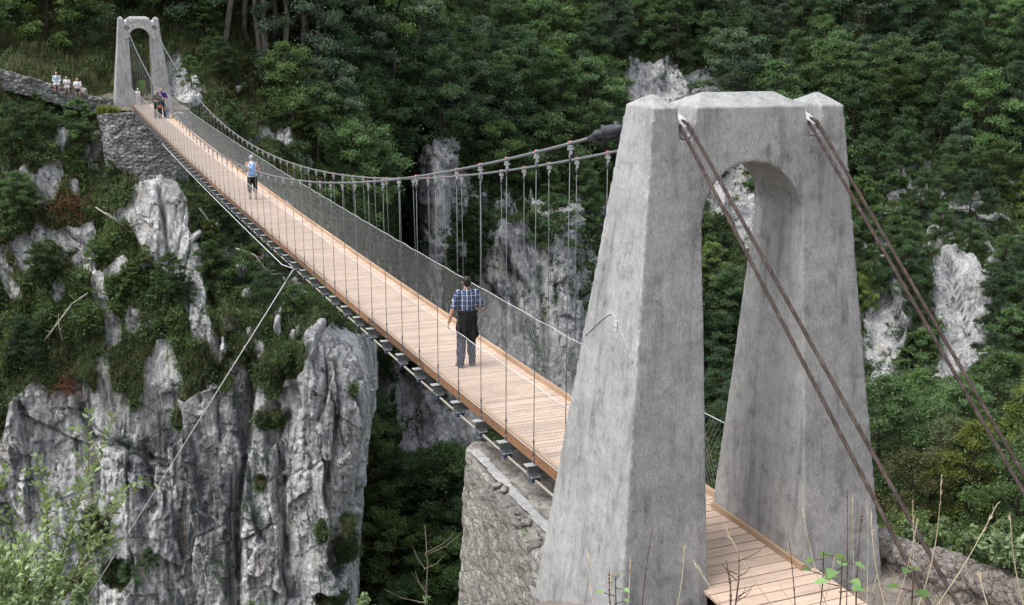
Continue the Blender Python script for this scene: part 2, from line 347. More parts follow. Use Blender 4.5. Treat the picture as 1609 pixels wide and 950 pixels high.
# ------------------------------------------------------------------ towers
WT, DT, WB, DB, H, WO = 1.2866, .322, 1.8435, 1.0565, 5.6094, .6848
L = 72.49
def tw(z): return WB+(WT-WB)*z/H
def td(z): return DB+(DT-DB)*z/H
APEX = float(on(1197, 254, 1, -td(4.9))[2]); SPR = APEX-WO
def tower_body(z0, vox):
    m = MB()
    arch = [(WO*math.cos(a), SPR+WO*math.sin(a)) for a in np.linspace(0, math.pi, 25)]
    nb = H-.36
    out = [(-tw(z0), z0), (-WT, H), (-.965, H), (-.95, nb), (-.80, nb), (-.73, H), (.73, H), (.80, nb), (.95, nb), (.965, H), (WT, H),
           (tw(z0), z0), (WO, z0)]+arch+[(-WO, z0)]
    n = len(out); V = [(x, -td(z), z) for x, z in out]+[(x, td(z), z) for x, z in out]
    me = bpy.data.meshes.new('work'); F = [tuple(range(n)), tuple(range(2*n-1, n-1, -1))]+[(i, i+n, (i+1) % n+n, (i+1) % n) for i in range(n)]
    me.from_pydata(V, [], F); bm = bmesh.new(); bm.from_mesh(me)
    bmesh.ops.triangulate(bm, faces=[f for f in bm.faces if len(f.verts) > 4]); bm.to_mesh(me); bm.free()
    bm = bmesh.new(); bm.from_mesh(me)
    def cap(x0, x1, rx0, rx1, h, dy=0):
        lo = H-.12
        P = [(x0, -DT, lo), (x1, -DT, lo), (x1, DT, lo), (x0, DT, lo), (x0, -DT, H), (x1, -DT, H), (x1, DT, H), (x0, DT, H), (rx0, dy, H+h), (rx1, dy, H+h)]
        vs_ = [bm.verts.new(p) for p in P]
        for f in ((3, 2, 1, 0), (0, 1, 5, 4), (1, 2, 6, 5), (2, 3, 7, 6), (3, 0, 4, 7), (4, 5, 9, 8), (6, 7, 8, 9), (5, 6, 9), (7, 4, 8)): bm.faces.new([vs_[i] for i in f])
    cap(-WT, -.965, -1.16, -1.09, .13); cap(.965, WT, 1.09, 1.16, .13); cap(-.73, .73, -.5, .5, .15)
    bm.to_mesh(me); bm.free()
    me = modded(me, [('REMESH', dict(mode='VOXEL', voxel_size=vox)), ('SMOOTH', dict(factor=.5, iterations=1))])
    P = get_co(me); N = get_no(me)
    d = .005*fbm(P*1.3, 3, 5)+.0025*fbm(P*7, 3, 9)
    set_co(me, P+N*d[:, None]); return me
near_t = empty('bridge_tower'); tag(near_t, 'tall grey concrete bridge tower with round-arched opening, nearest and largest, backstay cables on its top', 'tower', 'towers of the footbridge')
link('arched_pier', tower_body(-.9, .02), MT['concrete'], near_t, True)
def saddle(parent, sx, mat):
    m = MB(); x = sx*.875
    m.tube([(x, -DT+.02, H-.36), (x, -DT+.05, H-.27), (x, 0, H-.2), (x, DT-.02, H-.27), (x, DT+.04, H-.40)], [.05, .085, .09, .085, .05], 10)
    # trowelled haunches against the cheeks of the notch
    m.tube([(x+.05, -DT-.01, H-.34), (x+.075, -DT*.5, H-.2), (x+.08, .1, H-.12), (x+.06, DT, H-.28)], [.03, .07, .08, .05], 8)
    m.tube([(x-.055, -DT+.01, H-.3), (x-.07, -DT*.4, H-.2), (x-.07, .1, H-.16), (x-.06, DT, H-.28)], [.02, .05, .06, .04], 8)
    me = remesh(m, .014, 3); link('cable_saddle', me, mat, parent, True)
for s in (-1, 1): saddle(near_t, s, MT['mortar'])
def side_x(z, y): return -tw(z)
m = MB(); c = on(967, 512, 0, -1.55); zc = float(c[2]); c[0] = -tw(zc)
m.box((c[0]-.006, c[1], zc), (.03, .085, .13)); 
for dy in (-.022, .022): m.ball((c[0]-.024, c[1]+dy, zc-.0), .011, 8, 5)
m.build('fixing_plate', MT['mortar'], near_t)
m = MB(); arc = []
for a in np.linspace(0, 1, 22):
    y = DB*.86-a*DB*1.72; z = zc+.12-(abs(a-.5)*2)**1.3*.42; y *= td(z)/DB; arc.append((-tw(z)-.002, y, z))
m.tube(arc, .012, 6); m.build('mortar_ridge', MT['concrete'], near_t, True)

far_t = empty('bridge_tower', (0, L, 0)); tag(far_t, 'distant pale bridge tower at the far deck end with carved lintel and arch stones', 'tower', 'towers of the footbridge')
link('arched_pier', tower_body(-.5, .028), MT['concrete_far'], far_t, True)
for s in (-1, 1): saddle(far_t, s, MT['mortar'])
MT['voussoir'] = plain('cut_stone', (.36, .345, .32), .9, var=.25, scale=5); MT['carving'] = plain('carving_painted_shade', (.16, .15, .14), .95, var=.3)  # carving tone is darkened to stand for shade inside the strokes
N_V = 11
for i in range(N_V):
    a0, a1 = math.pi*i/N_V+.02, math.pi*(i+1)/N_V-.02; m = MB(); r0, r1 = WO+.01, WO+.36
    q = []
    for r_, a in ((r0, a0), (r1, a0), (r1, (a0+a1)/2), (r1, a1), (r0, a1), (r0, (a0+a1)/2)):
        x, z = r_*math.cos(a), SPR+r_*math.sin(a); q.append((x, z))
    V = [(x, -td(z)-.035, z) for x, z in q]+[(x, -td(z)+.05, z) for x, z in q]
    m.add(V, [tuple(range(6)), tuple(range(11, 5, -1))]+[(k, k+6, (k+1) % 6+6, (k+1) % 6) for k in range(6)])
    m.build('arch_stone', MT['voussoir'], far_t)
m = MB(); z0, z1 = APEX+.40, H-.05
V = [(x, -td(z)-.02, z) for x, z in ((-.62, z0), (.62, z0), (.5, z1), (-.5, z1))]; V += [(x, y+.08, z) for x, y, z in V]
m.add(V, [(0, 1, 2, 3), (7, 6, 5, 4), (0, 4, 5, 1), (1, 5, 6, 2), (2, 6, 7, 3), (3, 7, 4, 0)]); pan = m.build('lintel_panel', MT['voussoir'], far_t)
m = MB()                                   # worn illegible strokes as thin raised bars, their recess shade put into the colour
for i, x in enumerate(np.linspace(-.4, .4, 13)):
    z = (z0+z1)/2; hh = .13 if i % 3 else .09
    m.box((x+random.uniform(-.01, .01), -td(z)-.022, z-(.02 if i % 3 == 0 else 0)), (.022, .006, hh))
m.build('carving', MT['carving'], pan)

# ------------------------------------------------------------------ the suspension bridge
A0, A1, A2, A3 = .09181663, -.02508382, .0003717657, -.5766571e-6
def Zd(y):
    y = np.maximum(y, 0.); return A0+A1*y+A2*y*y+A3*y**3-.03
def Zc(y, s): return (5.503643-.2427218*y+.003322863*y*y) if s < 0 else (5.555725-.2443755*y+.003341861*y*y)
def Sc(y, s): return (-.2427218+2*.003322863*y) if s < 0 else (-.2443755+2*.003341861*y)
HW, S_, Y0 = .87, 1.123974, 3.764992
XL, XR = -.765, .905
bridge = empty('suspension_bridge'); tag(bridge, 'long narrow timber-decked suspension footbridge hung on steel cables across the gorge', 'footbridge')
m = MB(); y = -2.6; i = 0
while y < 73.6:
    ap = y < 1.05; pitch = .205 if ap else .14; gap = .018 if ap else (.02 if i % 8 == 0 else .013)
    if ap: x0, x1 = (-.74, .84) if y < -1.12 else (-.683, .683)
    elif y > 71.3: x0, x1 = -.683, .683
    else: x0, x1 = XL, XR
    yc = y+pitch/2; z = float(Zd(yc)); z2 = float(Zd(yc+.5))-float(Zd(yc)); sl_ = z2/.5
    ax = [np.array([1, 0, 0]), np.array([0, 1, sl_])/math.hypot(1, sl_), np.array([0, -sl_, 1])/math.hypot(1, sl_)]
    m.box(((x0+x1)/2+random.uniform(-.004, .004), yc, z-.02+random.uniform(-.002, .002)), (x1-x0, pitch-gap, .04), ax, np.clip(random.gauss(.5, .2), 0, 1)); y += pitch; i += 1
m.build('deck', MT['planks'], bridge)
m = MB()                                    # joists seen as dark red lines in the gaps
for x in (-.6, .05, .6):
    ys = np.arange(-2.6, 73.4, .8); m.tube([(x, a, float(Zd(a))-.1) for a in ys], .05, 4)
m.build('stringer', MT['fascia'], bridge)
def strip(xc, wd, z0, z1, ya, yb, mat, name, seg):
    m = MB(); a = ya
    while a < yb-.2:
        b = min(a+seg, yb); ys = np.linspace(a+.004, b-.004, 4); t_ = random.random()
        V = []
        for q in ys:
            zz = float(Zd(q)); V += [(xc-wd/2, q, zz+z0), (xc+wd/2, q, zz+z0), (xc+wd/2, q, zz+z1), (xc-wd/2, q, zz+z1)]
        F = [(k*4+j, k*4+(j+1) % 4, k*4+4+(j+1) % 4, k*4+4+j) for k in range(3) for j in range(4)]+[(3, 2, 1, 0), (12, 13, 14, 15)]
        m.add(V, F, t_); a = b
    return m
strip(XR-.03, .06, .002, .085, 1.15, 71.2, None, '', 4.).build('curb', MT['curb'], bridge)
strip(XL+.03, .06, .002, .05, 1.15, 71.2, None, '', 4.).build('curb', MT['curb'], bridge)
strip(.655, .055, .002, .075, -1.06, 1.0, None, '', 4.).build('curb', MT['curb'], bridge)
fb = strip(XL-.022, .04, -.125, .03, 1.15, 71.2, None, '', 4.).build('edge_board', MT['fascia'], bridge)
strip(XR+.022, .04, -.125, .03, 1.15, 71.2, None, '', 4.).build('edge_board', MT['fascia'], bridge)
m = MB()
for y in np.arange(1.3, 40, .28): m.ball((XL-.045, y, float(Zd(y))-.045+.03*((int(y/.28)) % 2)), .011, 6, 4)
m.build('bolt_heads', MT['socket'], fb)['kind'] = 'stuff'
# main cables
def cable_pts(s, a, b, n): return [(s*HW, y, Zc(y, s)) for y in np.linspace(a, b, n)]
cables = []
for s in (-1, 1):
    m = MB(); m.tube(cable_pts(s, 1.95, 70.5, 120), .023, 10); c = m.build('main_cable', MT['cable'], bridge, True); cables.append(c)
    for yb, dr in ((1.95, -1), (70.5, 1)):                 # forked sockets that hand over to the saddle ropes
        sl_ = Sc(yb, s); T = np.array([0, dr, dr*sl_]); T /= np.linalg.norm(T); Xa = np.array([1., 0, 0]); Na = np.cross(Xa, T)
        P = np.array([s*HW, yb, Zc(yb, s)]); m = MB()
        m.tube([P-T*.12, P, P+T*.12, P+T*.2], [.032, .045, .085, .09], 12)
        for e in (-1, 1):
            m.tube([P+T*.16+Xa*e*.06, P+T*.45+Xa*e*.075, P+T*.62+Xa*e*.075], [.04, .05, .045], 8)
            m.tube([P+T*.55+Xa*e*.075, P+T*.7+Xa*e*.065, P+T*.92+Xa*e*.06], [.085, .08, .05], 10)
        for dpos in (.3, .66):
            m.tube([P+T*dpos-Na*.12, P+T*dpos+Na*.12], .035, 8); m.tube([P+T*dpos-Xa*.13, P+T*dpos+Xa*.13], .04, 8)
        m.build('cable_socket', MT['socket'], c, True)
# hangers, beams
ks = list(range(-1, 60)); hy = [Y0+k*S_ for k in ks]
def foot(s, y): return ((-.815 if s < 0 else .955), float(Zd(y))-.15)
mc = MB()                                   # cable clamp (shared)
mc.box((0, 0, -.037), (.042, .085, .026)); mc.box((0, 0, -.072), (.085, .03, .03)); mc.box((0, 0, -.115), (.034, .034, .06))
for e in (-1, 1):
    mc.tube([((.031)*math.cos(a), e*.03, .031*math.sin(a)) for a in np.linspace(-.4, math.pi+.4, 9)], .007, 6)
    mc.ball((.0, e*.035, -.075), .018, 6, 4)
clamp_me = mc.mesh('clamp')
mr = MB(); mr.tube([(.034*math.cos(a), 0, .034*math.sin(a)) for a in np.linspace(.15, math.pi-.15, 8)], .0105, 6); cap_me = mr.mesh('red_cap')
def hanger(m, s, y):
    x0, z0 = foot(s, y); x1, z1 = s*HW, Zc(y, s)-.15; A = np.array([x0, y, z0]); B = np.array([x1, y, z1]); D = (B-A)/np.linalg.norm(B-A); Ln = np.linalg.norm(B-A)
    m.tube([B, B-D*.05, B-D*.1], [.022, .017, .011], 8); m.tube([B-D*.08, A+D*.05], .0062, 6)
    m.tube([A+D*.02, A+D*.04, A+D*.09, A+D*.12], [.01, .024, .022, .01], 8)
    for q, r_ in ((.33, .013), (.36, .019), (.39, .013)):
        if q < Ln-.3: m.ball(A+D*q, (r_, r_, .03), 8, 5)
    m.tube([A+D*.1, A+D*min(.36, Ln*.4)], .0105, 6)
for s in (-1, 1):
    for i, y in enumerate(hy):
        if i < 50:
            m = MB(); hanger(m, s, y); h = m.build('hanger', MT['steel'], bridge, True)
            c = link('cable_clamp', clamp_me, [], h) if clamp_me.materials else link('cable_clamp', clamp_me, MT['plate'], h)
            c.location = (s*HW, y, Zc(y, s)); c.rotation_euler = (math.atan(Sc(y, s)), 0, 0)
            r_ = link('red_cap', cap_me, [], h) if cap_me.materials else link('red_cap', cap_me, MT['red'], h)
            r_.location = c.location; r_.rotation_euler = c.rotation_euler
m = MB()
for s in (-1, 1):
    for y in hy[50:]:
        hanger(m, s, y); m.box((s*HW, y, Zc(y, s)-.05), (.1, .1, .1))
h = m.build('far_hangers', MT['steel'], bridge, True); h['kind'] = 'stuff'
mb_ = MB()
mb_.box((.07, 0, -.075), (1.98, .012, .12)); mb_.box((.07, 0, -.009), (1.98, .1, .014)); mb_.box((.07, 0, -.141), (1.98, .1, .014))
beam_me = mb_.mesh('cross_beam')
mp = MB(); mp.box((0, 0, .004), (.26, .13, .012)); plate_me = mp.mesh('end_plate')
mp = MB(); mp.box((0, 0, -.235), (.13, .13, .075)); lowc_me = mp.mesh('lower_clamp')
mp = MB(); mp.box((0, 0, -.19), (.17, .15, .012))
for e in (-1, 1):
    for e2 in (-1, 1): mp.tube([(e*.06, e2*.05, -.15), (e*.06, e2*.05, -.235)], .009, 6)
cpl_me = mp.mesh('clamp_plate')
for me_, mt in ((beam_me, 'beam'), (plate_me, 'plate'), (lowc_me, 'blue'), (cpl_me, 'plate')): me_.materials.append(MT[mt])
for y in hy:
    b = link('cross_beam', beam_me, [], bridge); b.location = (0, y, float(Zd(y))-.155)
    for nm_, me_, x_ in (('end_plate', plate_me, -.83), ('end_plate', plate_me, .97), ('clamp_plate', cpl_me, -.80), ('lower_clamp', lowc_me, -.80)): link(nm_, me_, [], b).location.x = x_
for x in (-.80, .94):
    m = MB(); m.tube([(x, y, float(Zd(y))-.40) for y in np.linspace(1.4, 71, 80)], .022, 8); m.build('lower_cable', MT['conduit'], bridge, True)
# diamond wire netting on both sides
for s, x in ((-1, XL-.03), (1, XR+.015)):
    m = MB(); n0 = 1.2; n1 = 71.2; hN = 1.08; run = .66; V = []; F = []
    for sgn in (-1, 1):
        for y in np.arange(n0, n1-run, .092):
            ya, yb = (y, y+run) if sgn > 0 else (y+run, y)
            ts = (0, .5, 1); b = len(V); rr = .0017
            for t_ in ts:
                yy = ya+(yb-ya)*t_; zz = float(Zd(yy))+.03+hN*t_; xx = x+sgn*.0016-s*.0*t_
                V += [(xx-rr, yy-rr, zz), (xx+rr, yy-rr, zz), (xx, yy+rr*1.2, zz)]
            for k in (0, 3): F += [(b+k+j, b+k+(j+1) % 3, b+k+3+(j+1) % 3, b+k+3+j) for j in range(3)]
    nt_ = link('safety_net', np_mesh('safety_net', V, F), MT['net'], bridge)
    m = MB(); ys = np.linspace(n0, n1, 110); m.tube([(x, y, float(Zd(y))+.03+hN+.012*math.sin(y*5.6)) for y in ys], .0055, 6); m.build('top_rope', MT['rope'], nt_, True)
    m = MB(); m.tube([(x, y, float(Zd(y))+.04) for y in ys], .005, 5); m.build('bottom_rope', MT['rope'], nt_, True)

# ------------------------------------------------------------------ backstays: twisted wire ropes from each saddle down to the bank
def twisted(pts, r, lay=.42, strands=6, nseg=420, n=30):
    P0, P1, P2, P3 = [np.array(p, float) for p in pts]; ts = np.linspace(0, 1, nseg)[:, None]
    # short bend over the saddle then a straight run
    Q = np.where(ts < .1, P0+(P1-P0)*ts/.1, np.where(ts < .2, P1+(P2-P1)*(ts-.1)/.1, P2+(P3-P2)*(ts-.2)/.8))
    T = np.gradient(Q, axis=0); T /= np.linalg.norm(T, axis=1)[:, None]; A = np.array([[1., 0, 0]])-T*T[:, :1]; A /= np.linalg.norm(A, axis=1)[:, None]; B = np.cross(T, A)
    Ls = np.concatenate([[0], np.cumsum(np.linalg.norm(np.diff(Q, axis=0), axis=1))]); th = np.linspace(0, 2*math.pi, n, endpoint=False)
    ph = th[None, :]+2*math.pi*Ls[:, None]/(lay*strands/2.2)
    rr = r*(.80+.28*np.abs(np.cos(strands/2*(th[None, :]))))
    V = Q[:, None, :]+rr[..., None]*(A[:, None, :]*np.cos(ph)[..., None]+B[:, None, :]*np.sin(ph)[..., None])
    F = [(i*n+k, i*n+(k+1) % n, (i+1)*n+(k+1) % n, (i+1)*n+k) for i in range(nseg-1) for k in range(n)]
    return np_mesh('backstay_cable', V.reshape(-1, 3), F)
names = {(-1, 0): 'rusty twisted backstay cable from left notch of near tower, inner of its pair', (-1, 1): 'rusty twisted backstay cable from left notch of near tower, outer of its pair',
         (1, 0): 'rusty twisted backstay cable from right notch of near tower, lower of its pair', (1, 1): 'rusty twisted backstay cable from right notch of near tower, upper of its pair'}
for s, uvb in ((-1, ((1437, 905), (1466, 880))), (1, ((1607, 771), (1607, 743)))):
    for j in (0, 1):
        x = s*.875+(-.05 if j == 0 else .05); top = np.array([x, -.30, H-.13-.02*(1-j)-.05])
        b = on(*uvb[j], 0, x+(.02 if j else -.02)); dirn = (b-top)/np.linalg.norm(b-top); end = top+dirn*(np.linalg.norm(b-top)+3.2)
        o = link('backstay_cable', twisted([(x, .45, H-.28), (x, .1, H-.12), top, end], .019, .3), MT['rust'], None, True)
        tag(o, names[(s, j)], 'cable', 'backstay cables of the near tower')
# wind guy
m = MB(); gp = np.array([-.86, hy[16], float(Zd(hy[16]))-.3]); ys = np.linspace(53, hy[16], 24)
m.tube([(-.93-.0*y, y, float(Zd(y))-.5+.18*((y-hy[16])/(53-hy[16]))) for y in ys[:-1]]+[tuple(gp+np.array([-.05, .25, -.06])), tuple(gp)], .012, 8)
end = at(60, 1063, 57.); end2 = end
m.tube([gp, gp+(end-gp)*.5+np.array([0, 0, -.02]), end], .015, 8)
m.tube([gp, gp+(end-gp)*.02], .02, 8)
tag(m.build('guy_cable', MT['rope'], None, True), 'thin white wind guy cable slanting from the deck edge across the left cliff', 'cable')
# ------------------------------------------------------------------ cliffs and slopes
def blur(G, k, n=2):
    for _ in range(n):
        for ax in (0, 1):
            pad = [(k, k) if a == ax else (0, 0) for a in (0, 1)]+[(0, 0)]*(G.ndim-2)
            c = np.cumsum(np.insert(np.pad(G, pad, mode='edge'), 0, 0, axis=ax), axis=ax)
            G = (np.take(c, range(2*k+1, c.shape[ax]), axis=ax)-np.take(c, range(0, c.shape[ax]-2*k-1), axis=ax))/(2*k+1)
    return G
def inpoly(x, y, poly):
    r = np.zeros(x.shape, bool); n = len(poly)
    for i in range(n):
        x0, y0 = poly[i]; x1, y1 = poly[(i+1) % n]
        if y0 == y1: continue
        c = ((y0 > y) != (y1 > y)) & (x < (x1-x0)*(y-y0)/(y1-y0)+x0); r ^= c
    return r
def ell(u, v, a, b, rot=0.):
    return [(u+a*math.cos(t_)*math.cos(rot)-b*math.sin(t_)*math.sin(rot), v+a*math.cos(t_)*math.sin(rot)+b*math.sin(t_)*math.cos(rot)) for t_ in np.linspace(0, 2*math.pi, 14, endpoint=False)]
def blocks(x, z, w_, h_, sd, tx, tz):
    "irregular upright joint blocks: every block has its own set-back and its own flat tilt"
    cf = x/w_; ci = np.floor(cf); j = _h(ci, ci*0, ci*0, sd)*.5+.25; left = cf-ci < j; ci = ci+np.where(left, 0, 1); lo = np.where(left, np.floor(cf)-1+_h(ci-1, ci*0, ci*0, sd)*.5+.25, np.floor(cf)+j)
    hi = np.where(left, np.floor(cf)+j, np.floor(cf)+1+_h(ci, ci*0, ci*0, sd)*.5+.25); fx = (cf-lo)/(hi-lo+1e-6)
    rf = z/h_*(.7+.6*_h(ci, ci*0+3, ci*0, sd+1))+7*_h(ci, ci*0, ci*0, sd+2)+(fx-.5)*(_h(ci, ci*0, ci*0+5, sd+3)-.5)*.9; ri = np.floor(rf); fz = rf-ri
    r1, r2, r3 = _h(ci, ri, ci*0, sd+4), _h(ci, ri, ci*0, sd+5), _h(ci, ri, ci*0, sd+6)
    ed = np.minimum(np.minimum(fx, 1-fx)*w_, np.minimum(fz, 1-fz)*h_)
    return (r1-.5)+tx*(fx-.5)*(r2-.5)*2+tz*(fz-.5)*(r3-.55)*2, ed
def rock_relief(P, k=1.):
    wx, wz = fbm(P*.45, 4, 31), fbm(P*.45, 4, 37); x = P@RT; y = P@np.array([.5, -.3, 0]); z = P[:, 2]
    b0, e0 = blocks(x+.26*wx+.22*z*.3+.1*y, z+.3*wz, 3.1, 9., 3, 1.4, 1.0); b1, e1 = blocks(x+.14*wx+.12*z, z+.2*wz+.25*x, 1.25, 3.2, 13, 1.3, 1.2)
    b2, e2 = blocks(x+.08*wx-.08*z, z+.12*wz-.2*x, .55, 1.25, 23, 1.3, 1.3); b3, e3 = blocks(x+.05*wx+.1*z, z+.06*wz+.3*x, .24, .5, 33, 1.2, 1.2)
    sm = sstep(-.35, .25, fbm(P*np.array([.25, .25, .12]), 3, 91)); f3, _ = facet(P*np.array([1.8, 1.8, 1.3]), 15, 2.2)
    crk = .22*(1-sstep(0, .09, e0))+.10*(1-sstep(0, .06, e1))*sm
    return k*(1.1*b0+.42*b1*(.4+.6*sm)+.17*b2*(.25+.75*sm)+.085*b3*(.3+.7*sm)+.05*f3-crk+.2*fbm(P*np.array([.16, .16, .1]), 3, 57)+.06*fbm(P*np.array([2., 2., .7]), 4, 61)+.03*fbm(P*6, 3, 67))
def sheet(name, cols, sub, nv, v0, v1, polys, mat, relief=1., vegamp=.5, soft=5, clefts=(), bg=None, moss=(), stain=(), fade=None):
    vs_ = np.linspace(v0, v1, nv); cu, cr = [], []
    for c in cols:
        a = np.array(c, float); cr.append(np.interp(vs_, a[:, 0], a[:, 2])); cu.append(np.interp(vs_, a[:, 0], a[:, 1]))
    cu = np.array(cu).T; cr = np.array(cr).T; ts = np.concatenate([np.linspace(i, i+1, s, endpoint=False) for i, s in enumerate(sub)]+[[len(sub)]])
    i0 = np.minimum(ts.astype(int), len(cols)-2); f = ts-i0
    U = cu[:, i0]*(1-f)+cu[:, i0+1]*f; Rr = cr[:, i0]*(1-f)+cr[:, i0+1]*f; V = np.repeat(vs_[:, None], len(ts), 1)
    U = blur(U, 4); Rr = blur(Rr, 7)
    D = FW+RT*((U-PW/2-PX)/FPX)[..., None]-UP*((V-PH/2-PY)/FPX)[..., None]
    P = CAM+D*(Rr/np.hypot(D[..., 0], D[..., 1]))[..., None]
    gu = np.gradient(blur(P, 6), axis=1); gv = np.gradient(blur(P, 6), axis=0); N = np.cross(gu, gv); N /= np.linalg.norm(N, axis=2)[..., None]+1e-9
    if np.mean(np.einsum('ijk,ijk->ij', N, CAM-P)) < 0: N = -N
    mk = np.zeros(U.shape)
    for p in polys: mk = np.maximum(mk, inpoly(U, V, p))
    fl = P.reshape(-1, 3); n1 = (.5*fbm(fl*np.array([.5, .5, .3]), 4, 71)+.75*fbm(fl*np.array([.9, .9, .17]), 5, 75)).reshape(U.shape)
    b_ = blur(mk, soft)
    if bg is not None: b_ = np.maximum(b_, bg(U, V))
    ms = np.zeros(U.shape)
    for p in moss: ms = np.maximum(ms, inpoly(U, V, p))
    if len(moss): b_ = b_-.95*blur(ms, soft)
    rock = sstep(.36, .6, b_+.34*n1)
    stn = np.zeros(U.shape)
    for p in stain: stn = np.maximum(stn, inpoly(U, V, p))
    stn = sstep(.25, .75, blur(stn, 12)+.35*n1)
    cl = np.zeros(U.shape)
    for pts, wd, dp in clefts:
        dm = np.full(U.shape, 1e9)
        for (x0, y0), (x1, y1) in zip(pts[:-1], pts[1:]):
            tt = np.clip(((U-x0)*(x1-x0)+(V-y0)*(y1-y0))/((x1-x0)**2+(y1-y0)**2), 0, 1); dm = np.minimum(dm, np.hypot(U-x0-tt*(x1-x0)-2*n1, V-y0-tt*(y1-y0)))
        cl += dp*np.exp(-(dm/wd)**2)
    dr = rock_relief(fl, relief).reshape(U.shape); dv = (vegamp*fbm(fl*.45, 4, 81)+.4*relief*(fbm(fl*1.1*np.array([1, 1, .6]), 3, 85))).reshape(U.shape)
    Pf = P+N*(dr*rock+dv*(1-rock)-cl)[..., None]
    if fade: Pf = P+(Pf-P)*np.interp(ts, *fade)[None, :, None]
    n, m_ = U.shape; idx = np.arange(n*m_).reshape(n, m_)
    F = np.stack([idx[:-1, :-1], idx[1:, :-1], idx[1:, 1:], idx[:-1, 1:]], -1).reshape(-1, 4)
    me = np_mesh(name, Pf.reshape(-1, 3), F, {'rock': rock.ravel(), 'stain': stn.ravel()})
    bm_n = np.cross(np.gradient(Pf, axis=1), np.gradient(Pf, axis=0)); flip = np.mean(np.einsum('ijk,ijk->ij', bm_n, CAM-Pf)) < 0
    o = link(name, me, mat, None, False)
    if np.mean(np.einsum('ik,ik->i', get_no(me), (CAM-Pf.reshape(-1, 3)))) < 0: me.flip_normals()
    o['kind'] = 'structure'
    kd = kdtree.KDTree(n*m_//4+1); q = np.arange(0, n*m_, 4); uvx = px(Pf.reshape(-1, 3))
    for i in q: kd.insert((uvx[i, 0], uvx[i, 1], 0), int(i))
    kd.balance()
    return dict(P=Pf.reshape(-1, 3), N=N.reshape(-1, 3), rock=rock.ravel(), uv=uvx, kd=kd, shape=U.shape)
E_ = lambda *p: [(v, u, r) for v, u, r in p]
def C(u, *p): return [(v, u, r) for v, r in p]
edge = lambda d, *rs: None
A_cols = [
 C(-260, (-80, 106), (60, 98), (100, 90), (112, 87), (130, 84), (200, 81), (400, 77), (600, 74), (1100, 70)),
 C(0, (-80, 105), (60, 97), (88, 91), (100, 88), (118, 84), (200, 81), (400, 77), (600, 73), (1100, 69)),
 C(100, (-80, 104), (60, 97), (110, 91), (130, 88), (150, 84), (200, 81), (300, 79), (400, 76), (600, 72), (1100, 68)),
 C(165, (-80, 103), (60, 97), (140, 91), (160, 88.5), (172, 85), (182, 83.5), (262, 82), (282, 79.5), (400, 75.5), (600, 71), (1100, 67.5)),
 C(230, (-80, 103), (60, 97), (140, 91.5), (163, 89), (173, 85), (182, 83.5), (262, 82.5), (282, 79.), (400, 75), (600, 70.5), (1100, 67)),
 C(300, (-80, 104), (60, 98), (120, 93), (155, 90), (166, 86), (176, 84.5), (262, 82), (290, 78.5), (400, 75), (500, 72), (600, 70), (1100, 66.5)),
 C(380, (-80, 107), (60, 100), (200, 92), (270, 87), (340, 82), (420, 76.5), (500, 71.5), (600, 69), (1100, 66)),
 C(450, (-80, 110), (60, 103), (170, 96), (270, 90), (340, 85.5), (430, 78.5), (490, 72), (560, 69), (700, 67.5), (1100, 66)),
 C(520, (-80, 113), (60, 106), (170, 100), (270, 94.5), (400, 86), (470, 79), (500, 73), (530, 69.5), (620, 67.5), (1100, 66)),
 [(-80, 570, 116), (60, 570, 109), (170, 568, 103), (270, 566, 98), (400, 562, 91), (500, 560, 82), (530, 562, 74), (560, 566, 70), (640, 572, 68), (740, 553, 68), (800, 540, 67.5), (1100, 540, 67)],
 [(-80, 600, 119), (60, 600, 112), (170, 598, 107), (270, 594, 103), (400, 588, 97), (500, 574, 88), (540, 574, 78), (580, 580, 72.5), (640, 580, 70.5), (740, 562, 70.5), (800, 549, 70), (1100, 550, 69.5)],
 [(-80, 640, 123), (60, 640, 116), (270, 630, 108), (400, 610, 104), (500, 590, 99), (600, 586, 84), (740, 567, 80), (1100, 556, 79)],
 [(-80, 690, 128), (60, 690, 121), (270, 650, 114), (400, 625, 112), (500, 600, 112), (600, 592, 108), (740, 574, 105), (1100, 562, 104)]]
rocksA = [
 [(15, 620), (70, 590), (135, 595), (150, 555), (205, 570), (250, 552), (300, 575), (330, 600), (372, 560), (395, 610), (445, 596), (470, 530), (500, 510), (530, 505), (590, 530), (600, 620), (580, 760), (570, 850), (570, 1110), (-270, 1110), (-270, 760), (0, 700)],
 [(195, 325), (215, 300), (248, 278), (282, 288), (300, 340), (316, 400), (322, 450), (330, 500), (326, 548), (300, 530), (288, 455), (262, 432), (225, 395), (205, 360)],
 ell(97, 215, 16, 26), ell(78, 285, 18, 42, .25), ell(157, 222, 9, 32, .1), ell(8, 420, 10, 60), ell(118, 290, 9, 22), ell(40, 395, 10, 40), ell(62, 330, 9, 60),
 ell(185, 420, 24, 16), ell(130, 405, 24, 14), ell(160, 460, 11, 55, -.3), ell(175, 520, 16, 30), ell(230, 510, 13, 10), ell(90, 460, 10, 35), ell(100, 365, 34, 20),
 ell(30, 470, 8, 30), ell(140, 360, 9, 20), ell(205, 480, 7, 16), ell(255, 560, 16, 35), ell(345, 560, 12, 40), ell(410, 560, 7, 35), ell(435, 500, 6, 40), ell(480, 470, 5, 45),
 [(262, 80), (285, 75), (300, 110), (322, 125), (326, 150), (300, 165), (270, 172), (262, 130)], ell(280, 38, 10, 16), ell(380, 133, 11, 13), ell(432, 212, 34, 13, .2), ell(450, 215, 9, 16), ell(130, 140, 22, 8), ell(60, 50, 5, 40)]
